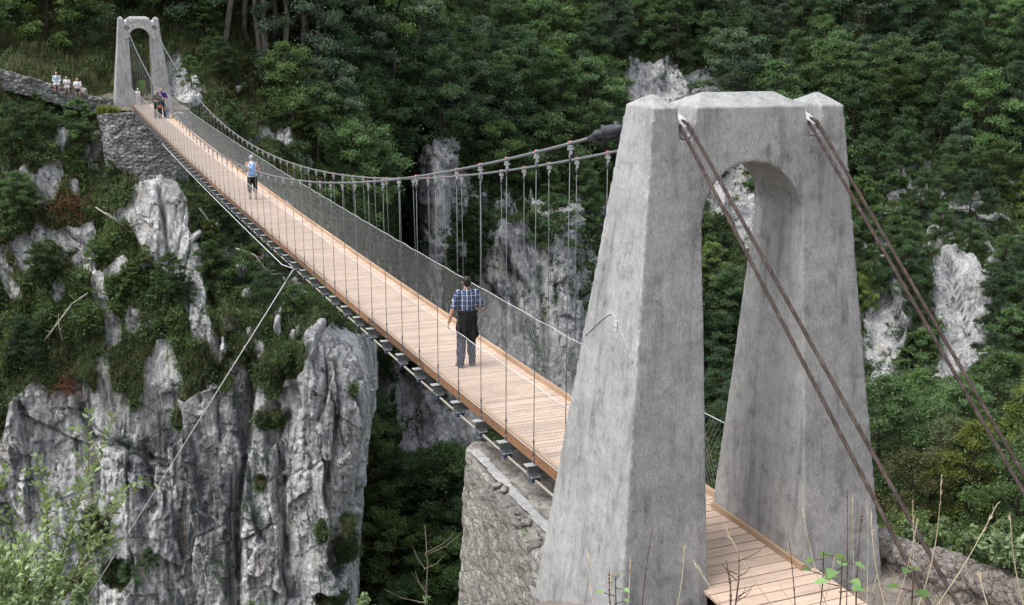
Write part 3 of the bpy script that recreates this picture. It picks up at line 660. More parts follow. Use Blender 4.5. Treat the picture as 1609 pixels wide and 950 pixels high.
SA = sheet('cliff', A_cols, [26, 46, 40, 40, 44, 50, 50, 46, 46, 40, 60, 70], 620, -80, 1100, rocksA, MT['rock'], 1., .7, 5,
    [([(392, 560), (386, 640), (378, 740), (368, 830), (364, 980)], 9, 1.5), ([(128, 640), (136, 690), (150, 740), (146, 800)], 7, .8), ([(300, 575), (318, 640)], 6, .6), ([(470, 530), (458, 600), (470, 640)], 6, .7), ([(445, 655), (420, 700), (430, 640)], 7, 1.),
     ([(135, 690), (200, 705), (255, 735)], 6, .9), ([(520, 530), (515, 600), (500, 660)], 5, .9), ([(540, 560), (536, 660), (520, 760)], 5, .8), ([(230, 700), (240, 800)], 6, .7), ([(250, 300), (262, 380), (280, 440)], 4, .7), ([(330, 430), (345, 520), (340, 600)], 7, .9), ([(440, 760), (450, 900)], 5, .7)],
    lambda U, V: .30*sstep(190, 240, V)*(1-sstep(480, 560, U)),
    [ell(212, 605, 13, 46), ell(185, 585, 12, 40), ell(150, 600, 8, 30), ell(455, 560, 26, 26), ell(425, 612, 14, 14), ell(418, 662, 22, 15), ell(468, 722, 16, 8), ell(488, 748, 9, 13), ell(410, 758, 14, 12), ell(282, 655, 9, 14), ell(300, 590, 16, 30), ell(505, 830, 9, 26), ell(540, 850, 10, 40), ell(350, 590, 8, 30), ell(85, 600, 14, 22), ell(148, 835, 24, 24), ell(190, 900, 30, 22), ell(120, 920, 24, 20), ell(515, 940, 30, 12), ell(560, 610, 8, 16)],
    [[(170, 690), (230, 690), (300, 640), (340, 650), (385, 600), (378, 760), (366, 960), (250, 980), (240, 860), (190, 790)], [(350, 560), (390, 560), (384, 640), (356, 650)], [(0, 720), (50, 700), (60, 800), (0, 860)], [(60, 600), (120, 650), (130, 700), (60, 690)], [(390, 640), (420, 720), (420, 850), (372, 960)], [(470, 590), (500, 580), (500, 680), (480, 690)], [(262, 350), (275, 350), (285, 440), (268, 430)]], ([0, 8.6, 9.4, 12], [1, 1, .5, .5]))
F_cols = [
 C(520, (-80, 160), (60, 148), (170, 134), (300, 122), (420, 114), (600, 108), (690, 102), (800, 94), (1100, 84)),
 C(600, (-80, 158), (60, 146), (170, 130), (300, 117), (420, 111), (600, 106), (680, 100), (800, 92), (1100, 82)),
 C(655, (-80, 156), (60, 142), (170, 124), (230, 112), (330, 108), (420, 106), (600, 104), (700, 98), (800, 91), (1100, 81)),
 C(690, (-80, 155), (60, 141), (170, 121), (225, 104), (330, 101), (460, 100), (600, 100), (720, 95), (800, 90), (1100, 80)),
 C(722, (-80, 154), (60, 141), (170, 123), (240, 114), (340, 110), (460, 108), (600, 101), (720, 94), (800, 89), (1100, 79)),
 C(790, (-80, 154), (60, 140), (170, 126), (300, 115), (360, 108), (480, 104), (640, 99), (720, 93), (800, 88), (1100, 78)),
 C(900, (-80, 154), (60, 142), (170, 129), (290, 117), (350, 109), (480, 104), (640, 99), (720, 92), (800, 87), (1100, 77)),
 C(960, (-80, 158), (60, 147), (90, 142), (160, 138), (300, 125), (400, 117), (480, 112), (600, 106), (720, 94), (1100, 74)),
 C(1060, (-80, 162), (60, 150), (92, 144), (155, 140), (180, 135), (300, 126), (420, 117), (600, 107), (720, 92), (1100, 72)),
 C(1140, (-80, 164), (60, 152), (100, 147), (160, 141), (260, 126), (330, 119), (420, 116), (600, 106), (720, 90), (1100, 70)),
 C(1210, (-80, 166), (60, 154), (160, 143), (260, 128), (330, 121), (420, 117), (600, 106), (720, 89), (1100, 68)),
 C(1300, (-80, 168), (60, 156), (160, 145), (270, 132), (400, 119), (600, 106), (720, 87), (850, 77), (1100, 66)),
 C(1420, (-80, 172), (60, 158), (160, 146), (280, 132), (320, 128), (430, 116), (620, 106), (650, 101), (720, 86), (850, 75), (1100, 64)),
 C(1520, (-80, 176), (60, 161), (160, 148), (290, 134), (350, 128), (400, 119), (620, 107), (650, 101), (720, 85), (850, 74), (1100, 63)),
 C(1620, (-80, 182), (60, 166), (160, 152), (290, 137), (400, 124), (600, 108), (720, 84), (850, 73), (1100, 62)),
 C(1860, (-80, 200), (60, 182), (160, 166), (290, 148), (400, 133), (600, 112), (720, 86), (850, 74), (1100, 62))]
rocksF = [
 [(662, 262), (672, 235), (695, 218), (712, 225), (712, 300), (700, 360), (690, 420), (690, 480), (655, 490), (655, 380)],
 [(740, 440), (765, 400), (790, 365), (815, 355), (840, 365), (872, 392), (884, 340), (905, 345), (920, 440), (930, 520), (905, 640), (880, 660), (700, 560), (720, 470)],
 [(618, 610), (640, 585), (700, 590), (760, 640), (760, 700), (700, 705), (630, 715)], ell(725, 320, 10, 55, -.1), ell(760, 300, 6, 30), ell(935, 330, 5, 40), ell(600, 560, 14, 90),
 [(975, 100), (1010, 92), (1060, 100), (1085, 118), (1110, 108), (1146, 112), (1142, 150), (1100, 172), (1020, 175), (985, 158)],
 [(1142, 262), (1165, 250), (1195, 268), (1200, 330), (1195, 420), (1180, 425), (1150, 350), (1120, 340), (1100, 300)],
 ell(1380, 262, 9, 26), ell(1440, 292, 32, 16, -.35), ell(1482, 245, 5, 26), ell(1520, 318, 32, 24, -.5), ell(1583, 290, 5, 22), ell(1365, 300, 6, 20),
 [(1352, 465), (1380, 440), (1420, 455), (1424, 520), (1412, 590), (1398, 618), (1372, 612), (1362, 550)],
 [(1462, 400), (1490, 385), (1525, 395), (1556, 410), (1552, 500), (1545, 560), (1520, 600), (1490, 622), (1468, 605), (1476, 520), (1460, 470)],
 ell(1590, 620, 14, 30), ell(1440, 385, 16, 7, -.3), ell(1340, 560, 10, 30), ell(1030, 430, 20, 60)]
SF = sheet('gorge_wall', F_cols, [26, 26, 30, 26, 34, 44, 30, 34, 30, 28, 30, 36, 32, 32, 40], 520, -80, 1100, rocksF, MT['rock_far'], .9, 1.2, 4, [([(715, 250), (705, 420), (700, 520)], 5, 1.5), ([(800, 400), (812, 520)], 6, 1.2), ([(1440, 470), (1440, 600)], 8, 1.5), ([(850, 420), (860, 560)], 5, 1.)],
    lambda U, V: np.maximum(.42*sstep(235, 265, V)*(1-sstep(600, 640, V))*sstep(1320, 1350, U), .42*sstep(250, 330, V)*(1-sstep(660, 700, V))*(1-sstep(960, 1000, U))))
del E_, edge

# masonry at the far end -----------------------------------------------------------
def solid(quads_lo, quads_hi, vox, disp, mat, name, mats=None):
    m = MB(); n = len(quads_lo)
    m.add(list(quads_lo)+list(quads_hi), [tuple(range(n-1, -1, -1)), tuple(range(n, 2*n))]+[(i, (i+1) % n, (i+1) % n+n, i+n) for i in range(n)])
    me = m.mesh('work'); bm = bmesh.new(); bm.from_mesh(me); bmesh.ops.triangulate(bm, faces=[f for f in bm.faces if len(f.verts) > 4]); bm.to_mesh(me); bm.free()
    me = remesh(me, vox, 1); P = get_co(me); N = get_no(me); set_co(me, P+N*disp(P)[:, None]); return link(name, me, mat, None, True)
def stone_disp(sx, a, b):
    def f(P):
        w_ = np.stack([vnoise(P*1.6, 5), vnoise(P*1.6, 6), vnoise(P*1.6, 7)], 1)*.2
        d1, d2, c = voro((P+w_)*np.array(sx), 21); return a*(c-.5)-b*(1-sstep(0, .18, d2-d1))+.5*a*fbm(P*3, 3, 23)
    return f
lo = [on(184, 256, 1, 67.4), (1.2, 66.6, -4.9), (2.6, 68., -4.9), (2.9, 75, -5), (-3., 75, -5)]
lo = [np.array([p[0], p[1], -5.4]) for p in lo]
hi = [np.array(p) for p in ((-3.05, 69.3, -.38), (-2.6, 68.9, -.40), (1.9, 68.9, -.40), (2.9, 70, -.38), (2.9, 75, -.3), (-3.05, 75, -.3))]
lo = [np.array(p) for p in ((-2.7, 68.4, -5.6), (-2.2, 67.7, -5.6), (1.3, 67.4, -5.6), (2.7, 69, -5.6), (2.9, 75, -5.6), (-2.9, 75, -5.6))]
ab = solid(lo, hi, .07, stone_disp((2.2, 2.2, 4.2), .09, .07), MT['stone_far'], 'stone_abutment')
tag(ab, 'grey rubble stone abutment wall under the far bridge tower on the cliff', 'stone wall', 'bridge abutments')
# path with parapet to the left of the far tower
pth = [at(u, v, r) for u, v, r in ((-120, 72, 83), (0, 108, 83.2), (50, 122, 83.3), (100, 138, 83.4), (140, 148, 83.6), (178, 155, 83.8))]
m = MB(); V = []; F = []; PW_ = .5
pt = np.array(pth); ti = np.linspace(0, len(pt)-1, 60); ptf = np.stack([np.interp(ti, range(len(pt)), pt[:, k]) for k in range(3)], 1)
nrm = np.gradient(ptf, axis=0); nrm[:, 2] = 0; nrm /= np.linalg.norm(nrm, axis=1)[:, None]; side = np.stack([-nrm[:, 1], nrm[:, 0], nrm[:, 2]*0], 1)
for i in range(60):
    hgt = .75-.2*i/59
    V += [ptf[i]-side[i]*.22-[0, 0, hgt+.6], ptf[i]+side[i]*.22-[0, 0, hgt+.6], ptf[i]+side[i]*.2, ptf[i]-side[i]*.2]
F = [(i*4+j, i*4+(j+1) % 4, i*4+4+(j+1) % 4, i*4+4+j) for i in range(59) for j in range(4)]+[(3, 2, 1, 0), (236, 237, 238, 239)]
m.add(V, F); me = remesh(m, .07, 1); P = get_co(me); N = get_no(me); set_co(me, P+N*stone_disp((2.4, 2.4, 4), .1, .06)(P)[:, None])
tag(link('parapet_wall', me, MT['stone_far'], None, True), 'low rubble parapet beside the path left of the far bridge tower, people sitting on it', 'stone wall')
m = MB(); V = []
for i in range(60):
    V += [ptf[i]+side[i]*.2-[0, 0, .45], ptf[i]+side[i]*2.2-[0, 0, .4]]
m.add(V, [(i*2, i*2+1, i*2+3, i*2+2) for i in range(59)])
MT['path'] = plain('trodden_path', (.13, .115, .09), .95, var=.4, scale=5, spec=.1)
o = m.build('path', MT['path']); o['kind'] = 'structure'
m = MB(); z = -.27
m.add([(-2.9, 69.6, z), (2.8, 69.6, z), (3., 74.9, z+.05), (2.2, 79, .3), (-1, 79, .4), (-3.2, 76, .1), (-3., 73, -.1)], [(0, 1, 2, 3, 4, 5, 6)]); o = m.build('landing_ground', MT['path']); o['kind'] = 'structure'
# iron gate behind the far tower's arch
m = MB()
for x in np.linspace(-.62, .62, 9): m.tube([(x, 74.6, -.2), (x, 74.6, 2.9)], .018, 5)
for z in (.1, 1.5, 2.85): m.box((0, 74.6, z), (1.3, .04, .04))
MT['iron'] = plain('dark_iron', (.03, .03, .032), .6, .4)
tag(m.build('iron_gate', MT['iron']), 'tall dark iron bar gate seen through the arch of the far tower', 'gate')

# near abutment -----------------------------------------------------------------
hi = [np.array(p) for p in ((-2.05, -.6, -.68), (-1.62, 1.75, -.7), (-1.28, 4.4, -.72), (-1.02, 6.2, -.74), (-.78, 6.55, -.8), (.9, 6.6, -.95), (1.9, 5.5, -.9), (2.2, 1, -.8), (2.2, -.6, -.7))]
lo = [np.array([p[0]-.045*8.5 if p[0] < 0 else p[0]+.5, p[1], -9.3]) for p in hi]
nb_ = solid(lo, hi, .05, stone_disp((4.2, 4.2, 9), .04, .016), MT['stone'], 'stone_abutment')
tag(nb_, 'weathered rough stone abutment wall below the near bridge tower, broken stones along its top', 'stone wall', 'bridge abutments')
m = MB(); V = []
for k, y in enumerate(np.linspace(1.2, 5.9, 12)):
    x = -1.16+.030*y; V += [(x-.10, y, -.69), (x+.1, y, -.69), (x+.08, y, -.675+.012*math.sin(k*2)), (x-.05, y, -.68)]
m.add(V, [(i*4+j, i*4+(j+1) % 4, i*4+4+(j+1) % 4, i*4+4+j) for i in range(11) for j in range(4)]+[(3, 2, 1, 0), (44, 45, 46, 47)])
me = remesh(m, .03, 1); P = get_co(me); N = get_no(me); set_co(me, P+N*(.02*fbm(P*5, 3, 3))[:, None]); link('mortar_bed', me, MT['concrete'], nb_, True)
m = MB()
for i in range(70):                          # broken coping stones
    y = random.uniform(-.3, 6.2); xo = np.interp(y, [-.6, 1.75, 4.4, 6.2], [-2.05, -1.62, -1.28, -1.02]); x = xo+random.uniform(.02, .42)
    if x > -1.16+.03*y-.12: continue
    r_ = random.uniform(.05, .14); a = random.uniform(0, 3.1); ax = [np.array([math.cos(a), math.sin(a), 0]), np.array([-math.sin(a), math.cos(a), random.uniform(-.2, .2)]), np.array([0, random.uniform(-.2, .2), 1])]
    m.ball((x, y, -.70+random.uniform(-.01, .03)), (r_*1.5, r_, r_*.55), 7, 5, ax)
me = modded(m.mesh('w'), []); P = get_co(me); N = get_no(me); set_co(me, P+N*(.03*fbm(P*9, 2, 3))[:, None])
o = link('loose_coping_stones', me, MT['stone'], nb_, False); o['kind'] = 'stuff'
# right-hand parapet of the approach
ln = np.array([(2.2, -.45), (2.45, -1.05), (2.95, -2.1), (3.7, -3.6), (4.6, -5.4)]); ti = np.linspace(0, 4, 50); q = np.stack([np.interp(ti, range(5), ln[:, k]) for k in (0, 1)], 1)
tn = np.gradient(q, axis=0); tn /= np.linalg.norm(tn, axis=1)[:, None]; sd_ = np.stack([tn[:, 1], -tn[:, 0]], 1); m = MB(); V = []
for i in range(50):
    zt = .06+.03*math.sin(i*.5)-(.16 if i == 0 else 0)
    for dx, z in ((-.26, -1.2), (.3, -1.6), (.27, zt-.16), (.14, zt-.02), (0, zt), (-.14, zt-.03), (-.24, zt-.17)):
        p = q[i]-sd_[i]*-dx; V.append((p[0], p[1], z))
F = [(i*7+j, i*7+(j+1) % 7, i*7+7+(j+1) % 7, i*7+7+j) for i in range(49) for j in range(7)]+[tuple(range(6, -1, -1)), tuple(range(343, 350))]
m.add(V, F); me = remesh(m, .03, 2); P = get_co(me); N = get_no(me); set_co(me, P+N*(stone_disp((2.2, 2.2, 3.4), .05, .03)(P)+.045*fbm(P*3.2, 4, 8)+.012*fbm(P*22, 2, 9))[:, None])
t = NT('weathered_parapet_stone'); n1 = t.noise(t.pos(), 2.4, 7, .7, .8); n2 = t.noise(t.pos(), 17., 6, .72); n3 = t.noise(t.pos(), 6., 5, .7)
c = t.ramp(n1, [(.3, (.12, .1, .088)), (.48, (.2, .175, .155)), (.6, (.26, .24, .22)), (.75, (.34, .32, .3))]); c = t.mix(.9, c, t.ramp(n2, [(.3, .35), (.47, .95), (.68, 1.4)]), 'MULTIPLY')
c = t.mix(t.ramp(n3, [(.6, 0.), (.68, .7)]), c, (.42, .41, .39)); e = t.n('TexVoronoi', {'Vector': t.n('VectorMath', {0: t.pos((1.6, 1.6, 2.2)), 1: t.n('VectorMath', {0: t.n('TexNoise', {'Vector': t.pos(), 'Scale': 1.5, 'Detail': 5.}).outputs['Color'], 'Scale': .9}, operation='SCALE').outputs[0]}).outputs[0]}, feature='DISTANCE_TO_EDGE').outputs['Distance']
c = t.mix(t.ramp(e, [(0., .8), (.03, 0.)]), c, (.04, .035, .03)); MT['stone_warm'] = t.finish(c, .95, normal=t.bump(t.mix(.4, n2, n3), 1., .05, t.bump(t.ramp(e, [(0., 0.), (.06, 1.)]), .7, .03)), spec=.1)
tag(link('parapet_wall', me, MT['stone_warm'], None, True), 'low round-topped brownish stone parapet at the foot of the near tower, lower right', 'stone wall')

# near bank -------------------------------------------------------------------------
xs = np.concatenate([np.linspace(-60, -12, 24, endpoint=False), np.linspace(-12, 7, 110), np.linspace(7.5, 60, 22)]); ys = np.concatenate([np.linspace(-90, -16, 24, endpoint=False), np.linspace(-16, 3, 110), np.linspace(3.3, 14, 20)])
X, Y = np.meshgrid(xs, ys)
def bank(X, Y):
    P2 = np.stack([X.ravel(), Y.ravel(), X.ravel()*0], 1)
    n1 = fbm(P2*.35, 4, 91).reshape(X.shape); n2 = fbm(P2*1.6, 4, 95).reshape(X.shape)
    hill = .42*np.maximum(0, -X-2.6)+.22*np.maximum(0, -Y-2.)
    far_ = np.maximum(0, -Y-13)*.32+np.maximum(0, -X-9)*.2
    ex, ey = -2.3, .3; d = np.array([-5.2, -7.4]); d = d/np.linalg.norm(d)           # cliff edge on the left of the approach
    e = (X-ex)*(-d[1])-(Y-ey)*(-d[0]); e = (X-ex)*d[1]*-1+(Y-ey)*d[0]; e = np.where(X < -1.9, e, 9.)
    e2 = 3.05-(X-.5*np.maximum(0, -Y-.5)); e3 = 1.2-Y
    edge_ = np.minimum(np.minimum(e, np.where(Y > -9, e2, 9)), np.where(np.abs(X) > 1.0, e3, 9.))
    e3b = 4.-Y; edge_ = np.minimum(edge_, e3b)
    drop = np.where(edge_ < 0, -edge_*2.2, 0)
    return -.28+hill+far_*1.-np.minimum(drop, 60)-np.where(Y > -3, np.maximum(0, Y+.2)*.45, 0)+.10*n1+.035*n2
Z = bank(X, Y); n, m_ = X.shape; idx = np.arange(n*m_).reshape(n, m_)
F = np.stack([idx[:-1, :-1], idx[:-1, 1:], idx[1:, 1:], idx[1:, :-1]], -1).reshape(-1, 4)
t = NT('bare_soil'); n1 = t.noise(t.pos(), 3., 6, .7); n2 = t.noise(t.pos(), 40., 4, .7); n3 = t.noise(t.pos(), .8, 4)
c = t.mix(.8, t.ramp(n1, [(.3, (.12, .1, .085)), (.5, (.21, .18, .155)), (.7, (.31, .28, .25))]), t.ramp(n2, [(.3, .5), (.5, 1.), (.7, 1.35)]), 'MULTIPLY')
c = t.mix(t.ramp(n3, [(.5, 0.), (.66, .8)]), c, (.06, .065, .025)); MT['soil'] = t.finish(c, .95, normal=t.bump(t.mix(.5, n1, n2), .8, .05), spec=.1)
o = link('near_bank', np_mesh('near_bank', np.stack([X, Y, Z], -1).reshape(-1, 3), F), MT['soil'], None, True); o['kind'] = 'structure'
def bank_z(x, y): return float(bank(np.array([[x]]), np.array([[y]]))[0, 0])
m = MB(); m.add([(-900, -900, -95), (900, -900, -95), (900, 900, -95), (-900, 900, -95)], [(0, 1, 2, 3)]); MT['floor'] = plain('gorge_floor_scree', (.05, .06, .03), .95, var=.5, scale=.2)
o = m.build('gorge_floor', MT['floor']); o['kind'] = 'structure'
# ------------------------------------------------------------------ foliage
def leaves(C_, rad, n, size, up=.55, flat=.35, seed=0, ntilt=.5, asp=.55):
    "n small rhombic leaves round every centre; returns vertices, quads, tint"
    g = np.random.default_rng(seed); m = len(C_); rad = np.broadcast_to(np.asarray(rad, float), (m,))
    c = np.repeat(C_, n, 0); r_ = np.repeat(rad, n)[:, None]
    tl = g.normal(0, ntilt, (m, 3)); tl[:, 2] = 1; tl /= np.linalg.norm(tl, axis=1)[:, None]; tl = np.repeat(tl, n, 0)
    o = g.normal(0, .5, (m*n, 3)); o -= tl*np.einsum('ij,ij->i', o, tl)[:, None]*(1-flat)
    p = c+o*r_
    nn = tl*up+g.normal(0, .45, (m*n, 3)); nn /= np.linalg.norm(nn, axis=1)[:, None]
    a = g.normal(0, 1, (m*n, 3)); a -= nn*np.einsum('ij,ij->i', a, nn)[:, None]; a /= np.linalg.norm(a, axis=1)[:, None]; b = np.cross(nn, a)
    s = (size*g.uniform(.65, 1.35, m*n))[:, None]
    V = np.stack([p-a*s*.5, p+b*s*asp*.5, p+a*s*.5, p-b*s*asp*.5], 1).reshape(-1, 3)
    F = np.arange(len(V)).reshape(-1, 4); t_ = np.clip(np.repeat(g.normal(.5, .17, m), n)+g.normal(0, .17, m*n), 0, 1)
    return V, F, np.repeat(t_, 4)
def join(parts):
    V, F, T = [], [], []; b = 0
    for v, f, t_ in parts: V.append(v); F.append(f+b); T.append(t_); b += len(v)
    return np.concatenate(V), np.concatenate(F), np.concatenate(T)
def make_tree(seed, h=9., wd=7., n_l=20, base=.22, size=.21, per=44, droop=.15, bare=None, bark='bark_dark', sp=1.):
    g = np.random.default_rng(seed); tr = MB(); k = 9
    zs = np.linspace(-1.2, h*.96, k); off = np.cumsum(g.normal(0, .12*h/9, (k, 2)), 0); off -= off[1]
    tp = np.column_stack([off, zs]); r0 = .022*h; tr.tube(tp, [r0*(1-.93*i/(k-1))+.01 for i in range(k)], 8)
    def tpos(z): return np.array([np.interp(z, zs, tp[:, 0]), np.interp(z, zs, tp[:, 1]), z])
    C_, Rr = [], []
    for i in range(n_l):
        f = (i+g.uniform(0, .9))/n_l; t_ = base+(1-base)*f; z = h*t_*.97; prof = math.sin(math.pi*min(1, (.18+.80*f)))**.62*(1.05-.45*f)
        az = i*2.4+g.uniform(-.5, .5); ln = wd/2*prof*g.uniform(.72, 1.15); el = -.12+1.0*f**1.3+g.uniform(-.15, .2)
        p0 = tpos(z*.96); dr = np.array([math.cos(az)*math.cos(el), math.sin(az)*math.cos(el), math.sin(el)])
        p1 = p0+dr*ln*.55; p2 = p0+dr*ln+np.array([0, 0, -droop*ln])
        tr.tube([p0, p1, p2], [r0*.33*(1-.5*f), r0*.2*(1-.4*f), .012], 5, cap=False)
        C_.append(p2); Rr.append(.62)
        nsb = int(4+ln*1.6)
        for j in range(nsb):
            q = g.uniform(.3, 1.); b0 = p0+(p1-p0)*(q/.55) if q < .55 else p1+(p2-p1)*((q-.55)/.45)
            a2 = az+g.uniform(-1.25, 1.25); l2 = ln*g.uniform(.22, .5)*(1.15-q*.6); e2 = el*.5+g.uniform(-.25, .3)
            e_ = b0+np.array([math.cos(a2)*math.cos(e2), math.sin(a2)*math.cos(e2), math.sin(e2)])*l2
            if l2 > .5: tr.tube([b0, (b0+e_)/2+[0, 0, .06], e_], [.03*h/9, .02*h/9, .008], 4, cap=False)
            C_.append(e_); Rr.append(g.uniform(.4, .75)); C_.append((b0+e_)/2+g.normal(0, .12, 3)); Rr.append(g.uniform(.35, .6))
    C_ = np.array(C_); Rr = np.array(Rr)*h/9*sp
    V, F, T = leaves(C_, Rr, per, size, seed=seed+100)
    return tr.mesh('trunk'), np_mesh('crown', V, F, {'tint': T})
TREES = {}
for nm, kw in {
    'round0': dict(seed=1, h=9, wd=8, n_l=22), 'round1': dict(seed=2, h=9, wd=7, n_l=20, base=.16), 'round2': dict(seed=3, h=9, wd=8.8, n_l=24, base=.2),
    'tall0': dict(seed=4, h=11, wd=6.2, n_l=24, base=.14), 'tall1': dict(seed=5, h=12, wd=6.8, n_l=26, base=.2),
    'bushy0': dict(seed=6, h=7, wd=8, n_l=20, base=.06), 'bushy1': dict(seed=7, h=6.5, wd=7, n_l=18, base=.04),
    'layer0': dict(seed=8, h=10, wd=8.6, n_l=18, base=.2, droop=.28, sp=1.15), 'layer1': dict(seed=9, h=10, wd=9.4, n_l=17, base=.25, droop=.3, sp=1.2),
    'fine0': dict(seed=10, h=9, wd=9, n_l=30, base=.1, size=.19, per=52), 'fine1': dict(seed=12, h=9, wd=8, n_l=28, base=.08, size=.19, per=52),
    'slender0': dict(seed=13, h=14, wd=5.2, n_l=14, base=.62, bark='bark'), 'slender1': dict(seed=14, h=14, wd=4.6, n_l=12, base=.68, bark='bark')}.items():
    bk = kw.pop('bark', 'bark_dark'); a, b = make_tree(**kw); a.materials.append(MT[bk]); b.materials.append(MT['leaf_mid']); TREES[nm] = (a, b, kw['h'], kw['wd'])
rt = random.Random(8)
def put_tree(kind, P, h, mat, label, group, name='tree', lean=None):
    a, b, h0, w0 = TREES[kind]; s = h/h0
    r_ = empty(name, P, rt.uniform(0, 6.28)); r_.scale = (s*rt.uniform(.9, 1.12), s*rt.uniform(.9, 1.12), s)
    if lean: r_.rotation_euler.x, r_.rotation_euler.y = lean
    tag(r_, label, 'tree', group)
    link('trunk', a, [], r_); c = link('crown', b, [], r_)
    c.material_slots[0].link = 'OBJECT'; c.material_slots[0].material = MT[mat]
    return r_
COL = {'leaf_mid': 'mid green', 'leaf_dark': 'dark green', 'leaf_blue': 'grey-green', 'leaf_yellow': 'yellow-green', 'leaf_olive': 'olive brown-green'}
def shrink(p, k=.62):
    c = np.mean(p, 0); return [tuple(c+(np.array(q)-c)*k) for q in p]
KEEP = [shrink(p, .7 if len(p) < 14 else .45) for k, p in enumerate(rocksF)]+[shrink(rocksA[1])]
KX = np.array([(x, y) for p in [] for x, y in p])
placed = []
def zone(SH, poly, n, hr, kinds, mats, where, group, gap=.62, keep=True, shape='rounded', tries=60):
    """scatter trees whose foot is seen inside poly; a tree that would cover bare rock shown in the photograph is made smaller or left out"""
    pu = [p[0] for p in poly]; pv = [p[1] for p in poly]; done = 0
    for _ in range(n*tries):
        if done >= n: break
        u, v = rt.uniform(min(pu), max(pu)), rt.uniform(min(pv), max(pv))
        if not inpoly(np.array([u]), np.array([v]), poly)[0]: continue
        i = SH['kd'].find((u, v, 0))[1]
        if SH['rock'][i] > .45: continue
        P = SH['P'][i]; kind = rt.choice(kinds); h = rt.uniform(*hr); k0 = TREES[kind]; wd = k0[3]*h/k0[2]
        if any((P[0]-q[0])**2+(P[1]-q[1])**2+((P[2]-q[2])*.8)**2 < (gap*(wd+q[3])/2)**2 for q in placed): continue
        if keep:
            ok = False
            for sh_ in (1, .75, .55):
                cz_ = np.array([0, 0, h*sh_*.55]); a = np.linspace(0, 6.28, 14)
                ring = P+cz_+RT*np.cos(a)[:, None]*wd*sh_*.42+np.array([0, 0, 1])*np.sin(a)[:, None]*h*sh_*.42; q = px(np.vstack([ring, P+cz_]))
                if not any(inpoly(q[:, 0], q[:, 1], p).any() for p in KEEP): ok = True; h *= sh_; wd *= sh_; break
            if not ok or h < 3.2: continue
        mat = rt.choice(mats)
        put_tree(kind, tuple(P-np.array([0, 0, .5])), h, mat, f'{COL[mat]} {shape} tree {where}', group); placed.append((P[0], P[1], P[2], wd)); done += 1
    return done
AL = ['round0', 'round1', 'round2', 'tall0', 'bushy0', 'layer0']
cnt = {}
# bottom right: big near crowns first
cnt['br'] = zone(SF, [(1345, 690), (1660, 690), (1700, 960), (1400, 960), (1345, 800)], 15, (6.5, 9), ['fine0', 'fine1', 'layer0', 'layer1'], ['leaf_yellow', 'leaf_mid', 'leaf_blue', 'leaf_olive', 'leaf_mid'], 'low in the gorge right of the near tower', 'large trees at lower right', .5, True)
cnt['mr'] = zone(SF, [(1345, 615), (1700, 610), (1700, 700), (1345, 700)], 14, (5, 7.5), ['fine0', 'fine1', 'layer0', 'round2'], ['leaf_yellow', 'leaf_mid', 'leaf_mid', 'leaf_olive'], 'below the pale rock columns on the right', 'trees below the right-hand rocks', .5)
cnt['gaps'] = zone(SF, [(1340, 290), (1700, 290), (1700, 620), (1340, 620)], 40, (4, 7), AL, ['leaf_mid', 'leaf_mid', 'leaf_dark', 'leaf_yellow'], 'between the rock outcrops on the right slope', 'trees among the right-hand outcrops', .5)
cnt['hill'] = zone(SF, [(1150, -60), (1700, -60), (1700, 300), (1340, 300), (1340, 240), (1150, 240)], 95, (6, 11), AL+['layer1', 'fine0', 'tall1'], ['leaf_mid', 'leaf_dark', 'leaf_blue', 'leaf_mid', 'leaf_dark', 'leaf_mid'], 'on the high wooded slope right of the near tower', 'forest trees on the high right slope', .55, False)
cnt['hillL'] = zone(SF, [(960, -60), (1150, -60), (1150, 98), (960, 98)], 28, (6, 9), AL, ['leaf_mid', 'leaf_dark', 'leaf_blue', 'leaf_mid'], 'above the rock band over the near tower', 'forest trees above the rock band', .55, False)
cnt['arch'] = zone(SF, [(1095, 420), (1230, 420), (1230, 700), (1095, 700)], 10, (4.5, 6.5), ['fine1', 'round1', 'tall0'], ['leaf_yellow', 'leaf_mid', 'leaf_dark'], 'seen through the near tower arch', 'trees behind the arch', .45)
cnt['behind'] = zone(SF, [(985, 190), (1345, 190), (1345, 690), (985, 690)], 34, (6, 9), AL+['fine0'], ['leaf_mid', 'leaf_dark', 'leaf_mid'], 'on the slope hidden mostly behind the near tower', 'trees behind the near tower', .5)
cnt['mid'] = zone(SF, [(640, -60), (970, -60), (985, 250), (930, 330), (880, 320), (770, 300), (720, 215), (640, 220)], 52, (7, 11), ['layer0', 'layer1', 'round0', 'round2', 'tall1'], ['leaf_mid', 'leaf_dark', 'leaf_blue', 'leaf_mid', 'leaf_mid'], 'on the slope behind the main cables', 'forest trees behind the cables', .5)
cnt['midlow'] = zone(SF, [(690, 300), (980, 300), (985, 470), (690, 470)], 11, (3.2, 5), ['bushy0', 'bushy1', 'round1'], ['leaf_mid', 'leaf_dark', 'leaf_mid'], 'growing between the rock pillars behind the hangers', 'small trees between the pillars', .5, True, 'bushy')
cnt['gorge'] = zone(SF, [(560, 700), (760, 700), (760, 1090), (560, 1090)], 26, (5.5, 8), ['fine0', 'fine1', 'layer0', 'round2'], ['leaf_mid', 'leaf_yellow', 'leaf_mid'], 'down in the gorge under the deck', 'trees in the bottom of the gorge', .5)
cnt['spur'] = zone(SA, [(455, 40), (640, 40), (640, 330), (560, 360), (520, 300), (455, 200)], 24, (7, 10), ['layer0', 'layer1', 'round0', 'round2', 'fine0'], ['leaf_blue', 'leaf_mid', 'leaf_blue', 'leaf_dark'], 'on the spur behind the middle of the deck', 'trees on the middle spur', .45)
